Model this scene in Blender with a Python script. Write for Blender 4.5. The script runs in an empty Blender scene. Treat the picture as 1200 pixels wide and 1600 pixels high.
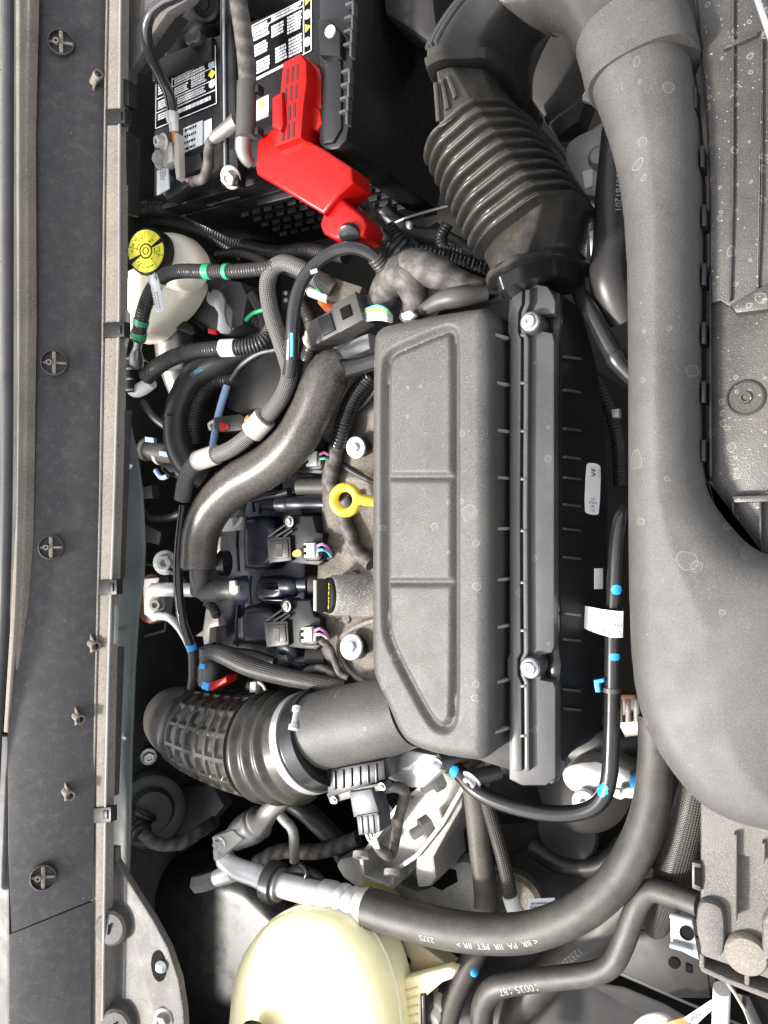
import bpy, math, random
import numpy as np
from mathutils import Vector as V, Matrix

random.seed(11)
sc = bpy.context.scene
RAD = math.radians

# ------------------------------------------------------------------ camera
TH = RAD(30.0)            # the phone leans 30 degrees from straight down, looking towards the cowl
F = 1200.0                # focal length in photo pixels (1200 x 1600)
CAM = V((0.375, 0.0, 0.65))
cd = bpy.data.cameras.new('camera'); cam = bpy.data.objects.new('camera', cd)
sc.collection.objects.link(cam); sc.camera = cam
cam.location = CAM; cam.rotation_euler = (0, TH, 0)
cd.sensor_fit = 'VERTICAL'; cd.sensor_height = 32; cd.sensor_width = 24; cd.lens = 24
cd.clip_start = 0.02; cd.clip_end = 100

# ------------------------------------------------------------------ light
SUN_EL, SUN_AZ = 52.0, 215.0   # azimuth measured from +x, counter-clockwise: from the lower left of the picture
w = bpy.data.worlds.new('World'); sc.world = w; w.use_nodes = True
nt = w.node_tree; nt.nodes.clear()
sky = nt.nodes.new('ShaderNodeTexSky'); sky.sky_type = 'NISHITA'; sky.sun_disc = False
sky.sun_elevation = RAD(SUN_EL); sky.sun_rotation = RAD(90 - SUN_AZ)
sky.air_density = 1.0; sky.dust_density = 3.0; sky.ozone_density = 1.0
hs = nt.nodes.new('ShaderNodeHueSaturation'); hs.inputs['Saturation'].default_value = 0.15
bg = nt.nodes.new('ShaderNodeBackground'); bg.inputs['Strength'].default_value = 0.15
wo = nt.nodes.new('ShaderNodeOutputWorld')
nt.links.new(sky.outputs[0], hs.inputs['Color']); nt.links.new(hs.outputs[0], bg.inputs['Color'])
nt.links.new(bg.outputs[0], wo.inputs['Surface'])
sd_ = bpy.data.lights.new('sun', 'SUN'); sun = bpy.data.objects.new('sun', sd_)
sc.collection.objects.link(sun)
sd_.energy = 2.5; sd_.angle = RAD(6); sd_.color = (1.0, 0.95, 0.88)
_d = V((math.cos(RAD(SUN_EL)) * math.cos(RAD(SUN_AZ)), math.cos(RAD(SUN_EL)) * math.sin(RAD(SUN_AZ)), math.sin(RAD(SUN_EL))))
sun.rotation_euler = _d.to_track_quat('Z', 'Y').to_euler(); sun.location = _d * 3
sc.view_settings.view_transform = 'Standard'; sc.view_settings.look = 'None'
sc.view_settings.gamma = 1; sc.view_settings.use_curve_mapping = False
sc.view_settings.exposure = 1.48
sc.render.engine = 'CYCLES'
sc.render.resolution_x = 768; sc.render.resolution_y = 1024

# ------------------------------------------------------------------ pixels to places
CT, ST = math.cos(TH), math.sin(TH)
def ray(px, py):
    x = (px - 600) / F; y = (800 - py) / F
    return V((x * CT - ST, y, -x * ST - CT))
def P(px, py, z):
    d = ray(px, py); return CAM + d * ((z - CAM.z) / d.z)
def S(px, py, z):
    d = ray(px, py); return (z - CAM.z) / d.z / F      # metres per photo pixel
def PL(pts, z=None): return [P(p[0], p[1], p[2] if len(p) > 2 else z) for p in pts]

# ------------------------------------------------------------------ mesh building
class MB:
    def __init__(s): s.v = []; s.f = []; s.uv = []
    def add(s, verts, faces, uvs=None):
        o = len(s.v); s.v += [V(p) for p in verts]
        for i, f in enumerate(faces):
            s.f.append([o + k for k in f]); s.uv.append(uvs[i] if uvs else None)
        return s
    # tube along world points
    def tube(s, pts, r, n=14, cap=True, rf=None, flat=1.0):
        m = len(pts); rs = r if isinstance(r, (list, tuple, np.ndarray)) else [r] * m
        T = []
        for i in range(m):
            a = pts[max(i - 1, 0)]; b = pts[min(i + 1, m - 1)]; t = (b - a)
            T.append(t.normalized() if t.length > 1e-9 else V((1, 0, 0)))
        up = V((0, 0, 1)) if abs(T[0].z) < .9 else V((0, 1, 0))
        N = (up - T[0] * up.dot(T[0])).normalized()
        L = 0; verts = []; Ls = []
        for i in range(m):
            if i: L += (pts[i] - pts[i - 1]).length
            N = (N - T[i] * N.dot(T[i])).normalized(); B = T[i].cross(N); Ls.append(L)
            for k in range(n):
                a = 2 * math.pi * k / n
                rr = rs[i] * (rf(L, a) if rf else 1)
                verts.append(pts[i] + N * (rr * math.cos(a) * flat) + B * (rr * math.sin(a)))
        faces = []; uvs = []; rm = sum(rs) / m
        for i in range(m - 1):
            for k in range(n):
                k2 = (k + 1) % n
                faces.append([i * n + k, i * n + k2, (i + 1) * n + k2, (i + 1) * n + k])
                c = 2 * math.pi * rm / n
                uvs.append([(k * c, Ls[i]), ((k + 1) * c, Ls[i]), ((k + 1) * c, Ls[i + 1]), (k * c, Ls[i + 1])])
        if cap:
            faces.append(list(range(n - 1, -1, -1))); uvs.append(None)
            faces.append([(m - 1) * n + k for k in range(n)]); uvs.append(None)
        return s.add(verts, faces, uvs)
    # closed outline of world points, extruded by vector d (default straight down), rim rounded by b
    def prism(s, out, d, b=0.0, seg=2):
        d = V(d) if not isinstance(d, (int, float)) else V((0, 0, -d))
        n = len(out); dn = d.normalized()
        area = V((0, 0, 0)); c0 = out[0]
        for i in range(1, n - 1): area += (out[i] - c0).cross(out[i + 1] - c0)
        if area.dot(dn) > 0: out = out[::-1]
        rings = []
        if b > 0:
            def inset(k):
                res = []
                for i in range(n):
                    p = out[i]; e1 = (p - out[i - 1]); e2 = (out[(i + 1) % n] - p)
                    e1 = e1 - dn * e1.dot(dn); e2 = e2 - dn * e2.dot(dn)
                    if e1.length < 1e-9: e1 = e2
                    if e2.length < 1e-9: e2 = e1
                    e1 = e1.normalized(); e2 = e2.normalized()
                    n1 = e1.cross(dn) ; n2 = e2.cross(dn)
                    m = n1 + n2
                    m = m.normalized() * min(1.6, 1 / max(.35, m.normalized().dot(n1))) if m.length > 1e-6 else n1
                    res.append(p + m * k)
                return res
            # inward sign check
            a0 = inset(b); cen = sum(out, V((0, 0, 0))) / n
            sgn = 1 if sum((q - cen).length for q in a0) < sum((q - cen).length for q in out) else -1
            for j in range(seg + 1):
                a = math.pi / 2 * j / seg
                ins = inset(sgn * b * (1 - math.sin(a)))
                rings.append([q + dn * (b * (1 - math.cos(a))) for q in ins])
        else: rings.append(list(out))
        rings.append([q + d for q in out])
        verts = [q for r in rings for q in r]; faces = [list(range(n))]
        for j in range(len(rings) - 1):
            for i in range(n):
                i2 = (i + 1) % n
                faces.append([j * n + i, (j + 1) * n + i, (j + 1) * n + i2, j * n + i2])
        faces.append([(len(rings) - 1) * n + i for i in range(n - 1, -1, -1)])
        return s.add(verts, faces)
    # oriented box, a/b/c half vectors, c is the side that faces out (bevelled)
    def box(s, o, a, b, c, bev=0.0008):
        o, a, b, c = V(o), V(a), V(b), V(c)
        return s.prism([o + c - a - b, o + c + a - b, o + c + a + b, o + c - a + b], c * -2, bev)
    # surface of revolution: profile of (radius, height) from base o along axis
    def lathe(s, o, ax, prof, n=24, rf=None):
        ax = V(ax).normalized(); u = V((1, 0, 0)) if abs(ax.x) < .8 else V((0, 1, 0))
        u = (u - ax * u.dot(ax)).normalized(); w_ = ax.cross(u); verts = []; faces = []
        for (r, h) in prof:
            for k in range(n):
                a = 2 * math.pi * k / n; rr = r * (rf(a, h) if rf else 1)
                verts.append(o + ax * h + (u * math.cos(a) + w_ * math.sin(a)) * rr)
        m = len(prof)
        for i in range(m - 1):
            for k in range(n):
                k2 = (k + 1) % n; faces.append([i * n + k, i * n + k2, (i + 1) * n + k2, (i + 1) * n + k])
        if prof[0][0] > 1e-6: faces.append(list(range(n - 1, -1, -1)))
        if prof[-1][0] > 1e-6: faces.append([(m - 1) * n + k for k in range(n)])
        return s.add(verts, faces)
    # sweep of a rounded rectangle (superellipse), half widths a (sideways) and b (up) per point
    def sweep(s, pts, a, b, ex=3.0, n=48, cap=True, rf=None, roll=0.0):
        m = len(pts); verts = []; faces = []
        for i in range(m):
            t = (pts[min(i + 1, m - 1)] - pts[max(i - 1, 0)]).normalized()
            side = t.cross(V((0, 0, 1))).normalized(); up = side.cross(t)
            if roll: side, up = side * math.cos(roll) + up * math.sin(roll), up * math.cos(roll) - side * math.sin(roll)
            for k in range(n):
                q = 2 * math.pi * k / n; cx, sy = math.cos(q), math.sin(q)
                f = (abs(cx) ** ex + abs(sy) ** ex) ** (-1 / ex)
                g = rf(i, q) if rf else 0
                verts.append(pts[i] + side * ((a[i] + g) * cx * f) + up * ((b[i] + g) * sy * f))
        for i in range(m - 1):
            for k in range(n):
                k2 = (k + 1) % n; faces.append([i * n + k, i * n + k2, (i + 1) * n + k2, (i + 1) * n + k])
        if cap: faces.append(list(range(n - 1, -1, -1))); faces.append([(m - 1) * n + k for k in range(n)])
        return s.add(verts, faces)
    # sweep of any closed section (u sideways to +x, v up), scaled per point and pushed out by g
    def sweep_sec(s, pts, sec, sca, g, cap=True):
        m = len(pts); n = len(sec); verts = []; faces = []
        for i in range(m):
            t = (pts[min(i + 1, m - 1)] - pts[max(i - 1, 0)]).normalized()
            side = t.cross(V((0, 0, 1))).normalized(); side = side if side.x > 0 else -side; up = t.cross(side); up = up if up.z > 0 else -up
            for (u, v) in sec:
                r = math.hypot(u, v); k = sca[i] + g[i] / r
                verts.append(pts[i] + side * (u * k) + up * (v * k))
        for i in range(m - 1):
            for k in range(n):
                k2 = (k + 1) % n; faces.append([i * n + k, (i + 1) * n + k, (i + 1) * n + k2, i * n + k2])
        if cap: faces.append(list(range(n))); faces.append([(m - 1) * n + k for k in range(n - 1, -1, -1)])
        return s.add(verts, faces)
    # sheet over an outline (world xy) whose height is zf(X, Y, distance to the rim)
    def relief(s, out, zf, res, zskirt):
        A = np.array([(p.x, p.y) for p in out]); Bq = np.roll(A, -1, 0)
        x0, y0 = A.min(0) - res; x1, y1 = A.max(0) + res
        xs = np.arange(x0, x1 + res, res); ys = np.arange(y0, y1 + res, res)
        X, Y = np.meshgrid(xs, ys, indexing='ij'); sh = X.shape
        Q = np.stack([X.ravel(), Y.ravel()], 1)
        d, near = pdist(Q, A, Bq); ins = inside(Q, A, Bq)
        oq = ~ins; Q2 = Q.copy(); Q2[oq] = near[oq]; sdv = np.where(ins, d, 0)
        Z = zf(Q2[:, 0], Q2[:, 1], sdv)
        I = ins.reshape(sh); idx = np.arange(Q.shape[0]).reshape(sh)
        use = I[:-1, :-1] | I[1:, :-1] | I[1:, 1:] | I[:-1, 1:]
        # only cells whose corners all lie close
        ci, cj = np.nonzero(use)
        quads = np.stack([idx[ci, cj], idx[ci + 1, cj], idx[ci + 1, cj + 1], idx[ci, cj + 1]], 1)
        used = np.unique(quads); mp = -np.ones(Q.shape[0], int); mp[used] = np.arange(len(used))
        verts = [V((Q2[i, 0], Q2[i, 1], Z[i])) for i in used]
        faces = [list(q) for q in mp[quads]]
        ec = {}
        for f in faces:
            for k in range(4):
                a, b = f[k], f[(k + 1) % 4]; ec[(a, b)] = 1
        base = len(verts); sk = {}
        for (a, b) in list(ec):
            if (b, a) not in ec:
                for q in (a, b):
                    if q not in sk: sk[q] = len(verts); p = verts[q]; verts.append(V((p.x, p.y, zskirt if not callable(zskirt) else zskirt(p))))
                faces.append([b, a, sk[a], sk[b]])
        return s.add(verts, faces)

def pdist(Q, A, B):
    best = np.full(len(Q), 1e9); near = np.zeros_like(Q)
    for a, b in zip(A, B):
        ab = b - a; l2 = (ab ** 2).sum()
        if l2 < 1e-14: continue
        t = np.clip(((Q - a) @ ab) / l2, 0, 1); c = a + t[:, None] * ab
        d = ((Q - c) ** 2).sum(1); m = d < best
        best[m] = d[m]; near[m] = c[m]
    return np.sqrt(best), near
def inside(Q, A, B):
    r = np.zeros(len(Q), bool)
    for a, b in zip(A, B):
        if a[1] == b[1]: continue
        c = ((a[1] > Q[:, 1]) != (b[1] > Q[:, 1])) & (Q[:, 0] < (b[0] - a[0]) * (Q[:, 1] - a[1]) / (b[1] - a[1]) + a[0])
        r ^= c
    return r
def chaikin(p, it=2, closed=True):
    p = [V(q) for q in p]
    for _ in range(it):
        o = []; n = len(p)
        for i in range(n if closed else n - 1):
            a, b = p[i], p[(i + 1) % n]; o += [a * .75 + b * .25, a * .25 + b * .75]
        if not closed: o = [p[0]] + o + [p[-1]]
        p = o
    return p
def spline(pts, step=0.004):
    """Catmull-Rom through tuples/vectors of any size, resampled about every step metres (xyz first)."""
    p = [np.array(q, float) for q in pts]
    if len(p) == 2: p = [p[0], (p[0] * 2 + p[1]) / 3, (p[0] + p[1] * 2) / 3, p[1]]
    p = [2 * p[0] - p[1]] + p + [2 * p[-1] - p[-2]]; out = []
    for i in range(1, len(p) - 2):
        a, b, c, d = p[i - 1:i + 3]; k = max(2, int(np.linalg.norm((c - b)[:3]) / step))
        for j in range(k):
            t = j / k
            out.append(.5 * (2 * b + (c - a) * t + (2 * a - 5 * b + 4 * c - d) * t * t + (3 * b - a - 3 * c + d) * t ** 3))
    out.append(p[-2]); return out
def path(px, r, step=0.004):
    """px: (px, py, z[, r_px]) -> world points and radii"""
    q = []
    for p in px:
        rr = p[3] if len(p) > 3 else r
        w_ = P(p[0], p[1], p[2]); q.append((w_.x, w_.y, w_.z, rr * S(p[0], p[1], p[2])))
    o = spline(q, step); return [V(k[:3]) for k in o], [float(k[3]) for k in o]

COL = sc.collection
def mk(name, mb, mat, base, parent=None, ang=38, flat=False):
    me = bpy.data.meshes.new(name)
    me.from_pydata([(p - base)[:] for p in mb.v], [], mb.f)
    if any(u for u in mb.uv):
        uvl = me.uv_layers.new(name='UVMap'); k = 0
        for fi, f in enumerate(mb.f):
            u = mb.uv[fi]
            for j in range(len(f)):
                uvl.data[k].uv = u[j] if u else (0, 0); k += 1
    me.materials.append(mat); me.validate(); me.update()
    if not flat:
        me.shade_smooth(); me.set_sharp_from_angle(angle=RAD(ang))
    o = bpy.data.objects.new(name, me); COL.objects.link(o)
    if parent: o.parent = parent
    return o
class Thing:
    """One thing: an Empty at its base with parts, or a single mesh."""
    def __init__(s, name, label, cat, at, group=None, mb=None, mat=None, ang=38):
        s.base = P(*at) if isinstance(at, tuple) else V(at)
        if mb: s.o = mk(name, mb, mat, s.base, None, ang)
        else: s.o = bpy.data.objects.new(name, None); COL.objects.link(s.o); s.o.empty_display_size = .02
        s.o.location = s.base; s.o['label'] = label; s.o['category'] = cat
        if group: s.o['group'] = group
    def part(s, name, mb, mat, parent=None, label=None, ang=38, stuff=False):
        o = mk(name, mb, mat, s.base, parent or s.o, ang)
        if label: o['label'] = label
        if stuff: o['kind'] = 'stuff'
        return o
def struct(name, mb, mat, ang=38):
    o = mk(name, mb, mat, V((0, 0, 0)), None, ang); o['kind'] = 'structure'; return o

# tubes given in pixels
def ptube(px, r, n=16, step=.004, mb=None, cap=True, rf=None):
    a, b = path(px, r, step); return (mb or MB()).tube(a, b, n, cap, rf)
def corr(px, r, pitch=.0032, depth=.12, n=14, mb=None):
    a, b = path(px, r, pitch / 5)
    return (mb or MB()).tube(a, b, n, True, lambda L, q: 1 - depth * (.5 + .5 * math.copysign(abs(math.cos(2 * math.pi * L / pitch)) ** .5, math.cos(2 * math.pi * L / pitch))))
def pprism(out, z, h, b=.0015, mb=None, it=0, seg=2):
    q = PL(out, z)
    if it: q = chaikin(q, it)
    return (mb or MB()).prism(q, h, b, seg)
UP = V((0, 0, 1)); XR = V((1, 0, 0)); YU = V((0, 1, 0))
TOCAM = lambda p: (CAM - p).normalized()
def bolt(mb, p, ax, r, h=None, hexa=True, washer=True):
    """bolt head with flange washer standing on point p"""
    h = h or r * .8; ax = V(ax).normalized()
    if washer: mb.lathe(p, ax, [(r * 1.25, 0), (r * 1.3, r * .1), (r * 1.2, r * .22), (r * .7, r * .3)], 20)
    q = r * .9 if hexa else r * .8
    mb.lathe(p + ax * (r * .2), ax, [(q, 0), (q, h * .85), (q * .88, h), (q * .5, h), (q * .42, h * .7), (0, h * .7)], 6 if hexa else 20)
    return mb

# ------------------------------------------------------------------ flat lettering
def text_mesh(s, size, align='CENTER'):
    cu = bpy.data.curves.new('t', 'FONT'); cu.body = s; cu.size = size; cu.align_x = align; cu.align_y = 'CENTER'
    cu.resolution_u = 2
    ob = bpy.data.objects.new('t', cu); COL.objects.link(ob)
    dg = bpy.context.evaluated_depsgraph_get(); dg.update()
    me = bpy.data.meshes.new_from_object(ob.evaluated_get(dg))
    vs = [v.co.copy() for v in me.vertices]; fs = [list(p.vertices) for p in me.polygons]
    bpy.data.objects.remove(ob); bpy.data.curves.remove(cu); bpy.data.meshes.remove(me)
    return vs, fs
def text_on(mb, s, size, o, x, n, lift=.0004):
    """flat text centred on point o, reading along x, facing n"""
    vs, fs = text_mesh(s, size); x = V(x).normalized(); n = V(n).normalized(); x = (x - n * x.dot(n)).normalized(); y = n.cross(x)
    return mb.add([o + x * v.x + y * v.y + n * lift for v in vs], fs)
def text_tube(mb, s, size, pts, rs, L0, ang, rev=False, lift=.0004):
    """text wrapped on a tube made from pts/rs, starting at length L0, at angle ang from the top"""
    vs, fs = text_mesh(s, size, 'LEFT'); Ls = [0]
    for i in range(1, len(pts)): Ls.append(Ls[-1] + (pts[i] - pts[i - 1]).length)
    res = []
    for v in vs:
        L = L0 - v.x if rev else L0 + v.x
        i = min(max(int(np.searchsorted(Ls, L)) - 1, 0), len(pts) - 2); t = (L - Ls[i]) / max(1e-9, Ls[i + 1] - Ls[i])
        c = pts[i].lerp(pts[i + 1], t); T = (pts[i + 1] - pts[i]).normalized(); r = rs[i] + lift
        N = (UP - T * UP.dot(T)).normalized(); B = T.cross(N)
        a = ang + (v.y if rev else -v.y) / r
        res.append(c + N * (r * math.cos(a)) + B * (r * math.sin(a)))
    return mb.add(res, fs)
def marks(mb, o, u, v, rows, seed, fill=.8, lift=.0004, dash=(.0012, .005), gap=.0008, hh=.62):
    """unreadable small print: rows of dashes on the parallelogram o, o+u, o+v"""
    rn = random.Random(seed); n = u.cross(v).normalized()
    if n.dot(TOCAM(o)) < 0: n = -n
    lu = u.length; uu = u / lu; vv = v / rows
    for r in range(rows):
        x = 0; end = lu * (fill + (1 - fill) * rn.random())
        while x < end:
            d = min(rn.uniform(*dash), end - x)
            if d < .0004: break
            a = o + uu * x + vv * (r + .5 - hh / 2) + n * lift; b = a + uu * d
            mb.add([a, b, b + vv * hh, a + vv * hh], [[0, 1, 2, 3]]); x += d + gap
    return mb

def patch(mb, px, r, L0, L1, a0, a1, lift=.0005, n=16):
    """paint patch on the tube made from the pixel path px, between lengths (fractions) and angles from the top"""
    pts, rs = path(px, r); Ls = [0]
    for i in range(1, len(pts)): Ls.append(Ls[-1] + (pts[i] - pts[i - 1]).length)
    vs = []
    for i in range(n + 1):
        L = (L0 + (L1 - L0) * i / n) * Ls[-1]; k = min(max(int(np.searchsorted(Ls, L)) - 1, 0), len(pts) - 2); t = (L - Ls[k]) / max(1e-9, Ls[k + 1] - Ls[k])
        c = pts[k].lerp(pts[k + 1], t); T = (pts[k + 1] - pts[k]).normalized(); N = (UP - T * UP.dot(T)).normalized(); B = T.cross(N); rr = rs[k] + lift
        sh = math.sin(math.pi * i / n) ** .4; am = (a0 + a1) / 2; ah = (a1 - a0) / 2 * sh * (1 + .1 * math.sin(i * 1.1))
        for j in range(n + 1):
            a = am + ah * (2 * j / n - 1); vs.append(c + N * (rr * math.cos(a)) + B * (rr * math.sin(a)))
    m = n + 1; return mb.add(vs, [[i * m + j, i * m + j + 1, (i + 1) * m + j + 1, (i + 1) * m + j] for i in range(n) for j in range(n)])
# ------------------------------------------------------------------ materials
class NT:
    def __init__(s, name):
        s.m = bpy.data.materials.new(name); s.m.use_nodes = True; s.t = s.m.node_tree; s.t.nodes.clear()
        s.out = s.n('ShaderNodeOutputMaterial'); s.b = s.n('ShaderNodeBsdfPrincipled')
        s.l(s.b.outputs[0], s.out.inputs[0]); s.tc = s.n('ShaderNodeTexCoord')
    def n(s, t, **k):
        q = s.t.nodes.new(t)
        for a, b in k.items(): setattr(q, a, b)
        return q
    def l(s, a, b): s.t.links.new(a, b)
    def noise(s, scale, detail=3, rough=.6, co='Object'):
        q = s.n('ShaderNodeTexNoise'); q.inputs['Scale'].default_value = scale; q.inputs['Detail'].default_value = detail
        q.inputs['Roughness'].default_value = rough; s.l(s.tc.outputs[co], q.inputs['Vector']); return q.outputs['Fac']
    def rng(s, x, a, b, c=0.0, d=1.0):
        q = s.n('ShaderNodeMapRange'); s.l(x, q.inputs[0])
        for i, val in enumerate((a, b, c, d)): q.inputs[i + 1].default_value = val
        return q.outputs[0]
    def math(s, op, x, y=None):
        q = s.n('ShaderNodeMath', operation=op)
        for i, val in enumerate((x, y)):
            if val is None: continue
            if isinstance(val, (int, float)): q.inputs[i].default_value = val
            else: s.l(val, q.inputs[i])
        return q.outputs[0]
    def mix(s, f, a, b):
        q = s.n('ShaderNodeMix', data_type='RGBA')
        if isinstance(f, (int, float)): q.inputs[0].default_value = f
        else: s.l(f, q.inputs[0])
        for i, val in ((6, a), (7, b)):
            if isinstance(val, tuple): q.inputs[i].default_value = (*val, 1) if len(val) == 3 else val
            else: s.l(val, q.inputs[i])
        return q.outputs[2]
    def bump(s, h, strength, dist, prev=None):
        q = s.n('ShaderNodeBump'); q.inputs['Strength'].default_value = strength; q.inputs['Distance'].default_value = dist
        s.l(h, q.inputs['Height'])
        if prev: s.l(prev, q.inputs['Normal'])
        return q.outputs[0]

def mat(name, col, rough=.5, metal=0, grain=None, dust=None, mott=.25, wear=None, rings=None, sss=0, trans=0, coat=0, braid=None, weave=None, spots=None, spec=.5):
    """grain (scale, colour, bump metres); dust (colour, amount); wear (colour, scale, amount); braid/weave from tube UVs"""
    g = NT(name); b = g.b
    # broad tone variation
    n1 = g.noise(14, 4); dk = tuple(c * (1 - mott) for c in col); lt = tuple(min(1, c * (1 + mott)) for c in col)
    c = g.mix(g.rng(n1, .3, .7), dk, lt); nrm = None; rg = g.rng(g.noise(35, 3), .3, .7, max(.03, rough - .07), min(1, rough + .07))
    if grain:
        gn = g.noise(grain[0], 2, .5)
        c = g.mix(g.math('MULTIPLY', g.rng(gn, .5, .75), grain[1]), c, tuple(min(1, k * 3 + .06) for k in col))
        nrm = g.bump(gn, 1, grain[2])
    if wear:
        wn = g.noise(wear[1], 6, .7); c = g.mix(g.math('MULTIPLY', g.rng(wn, .52, .66), wear[2]), c, wear[0])
    if braid:
        s = g.n('ShaderNodeSeparateXYZ'); g.l(g.tc.outputs['UV'], s.inputs[0]); k = 2 * math.pi / braid[0]
        w1 = g.math('SINE', g.math('MULTIPLY', g.math('ADD', s.outputs[0], s.outputs[1]), k))
        w2 = g.math('SINE', g.math('MULTIPLY', g.math('SUBTRACT', s.outputs[0], s.outputs[1]), k))
        h = g.math('MULTIPLY', w1, w2); f = g.rng(h, -.3, .5)
        c = g.mix(f, c, braid[1]); nrm = g.bump(f, 1, braid[2], nrm)
    if weave:
        s = g.n('ShaderNodeSeparateXYZ'); g.l(g.tc.outputs['UV'], s.inputs[0])
        w1 = g.math('SINE', g.math('MULTIPLY', g.math('ADD', s.outputs[1], g.math('MULTIPLY', s.outputs[0], .25)), 2 * math.pi / weave[0]))
        c = g.mix(g.math('MULTIPLY', g.rng(w1, -.2, 1), weave[1]), c, tuple(min(1, k * 2.5 + .03) for k in col)); nrm = g.bump(w1, .6, weave[2], nrm)
    if dust:
        ge = g.n('ShaderNodeNewGeometry'); sx = g.n('ShaderNodeSeparateXYZ'); g.l(ge.outputs['Normal'], sx.inputs[0])
        upf = g.rng(sx.outputs[2], -.1, .8); dn = g.rng(g.noise(45, 6, .7), .3, .75)
        fn = g.rng(g.noise(700, 2), .35, .7, .45, 1)
        df = g.math('MULTIPLY', g.math('MULTIPLY', upf, g.math('MULTIPLY', dn, fn)), dust[1] * .62)
        c = g.mix(df, c, dust[0]); rg = g.math('ADD', rg, g.math('MULTIPLY', df, .3))
    if rings:      # dried water drops: pale thin rings of random size
        for sc_, lim, st in rings:
            vo = g.n('ShaderNodeTexVoronoi', voronoi_dimensions='2D', feature='F1'); vo.inputs['Scale'].default_value = sc_
            wob = g.n('ShaderNodeTexNoise'); wob.inputs['Scale'].default_value = sc_ * 1.3; g.l(g.tc.outputs['Object'], wob.inputs['Vector'])
            ad = g.n('ShaderNodeMixRGB'); ad.blend_type = 'ADD'; ad.inputs[0].default_value = .35 / sc_
            g.l(g.tc.outputs['Object'], ad.inputs[1]); g.l(wob.outputs['Color'], ad.inputs[2]); g.l(ad.outputs[0], vo.inputs['Vector'])
            cs = g.n('ShaderNodeSeparateColor'); g.l(vo.outputs['Color'], cs.inputs[0])
            rad = g.rng(cs.outputs[1], 0, 1, .06, .26); keep = g.math('GREATER_THAN', cs.outputs[0], lim)
            dd = g.math('ABSOLUTE', g.math('SUBTRACT', vo.outputs['Distance'], rad))
            rw = .0003 * sc_
            ri = g.math('MULTIPLY', g.math('MULTIPLY', g.rng(dd, rw * .4, rw * 1.6, 1, 0), keep), st)
            c = g.mix(ri, c, (.5, .47, .43))
            fil = g.math('MULTIPLY', g.math('MULTIPLY', g.math('LESS_THAN', vo.outputs['Distance'], rad), keep), st * .22)
            c = g.mix(fil, c, (.4, .36, .31))
    if spots:
        sv = g.rng(g.noise(spots[0], 1, .4), spots[1], spots[1] + .05); c = g.mix(sv, c, spots[2])
    g.l(c, b.inputs['Base Color']); g.l(rg, b.inputs['Roughness']); b.inputs['Metallic'].default_value = metal
    b.inputs['Specular IOR Level'].default_value = spec
    if nrm: g.l(nrm, b.inputs['Normal'])
    if sss: b.inputs['Subsurface Weight'].default_value = sss; b.inputs['Subsurface Radius'].default_value = (1, .8, .5); b.inputs['Subsurface Scale'].default_value = .025
    if trans: b.inputs['Transmission Weight'].default_value = trans
    if coat: b.inputs['Coat Weight'].default_value = coat; b.inputs['Coat Roughness'].default_value = .08
    return g.m

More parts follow.
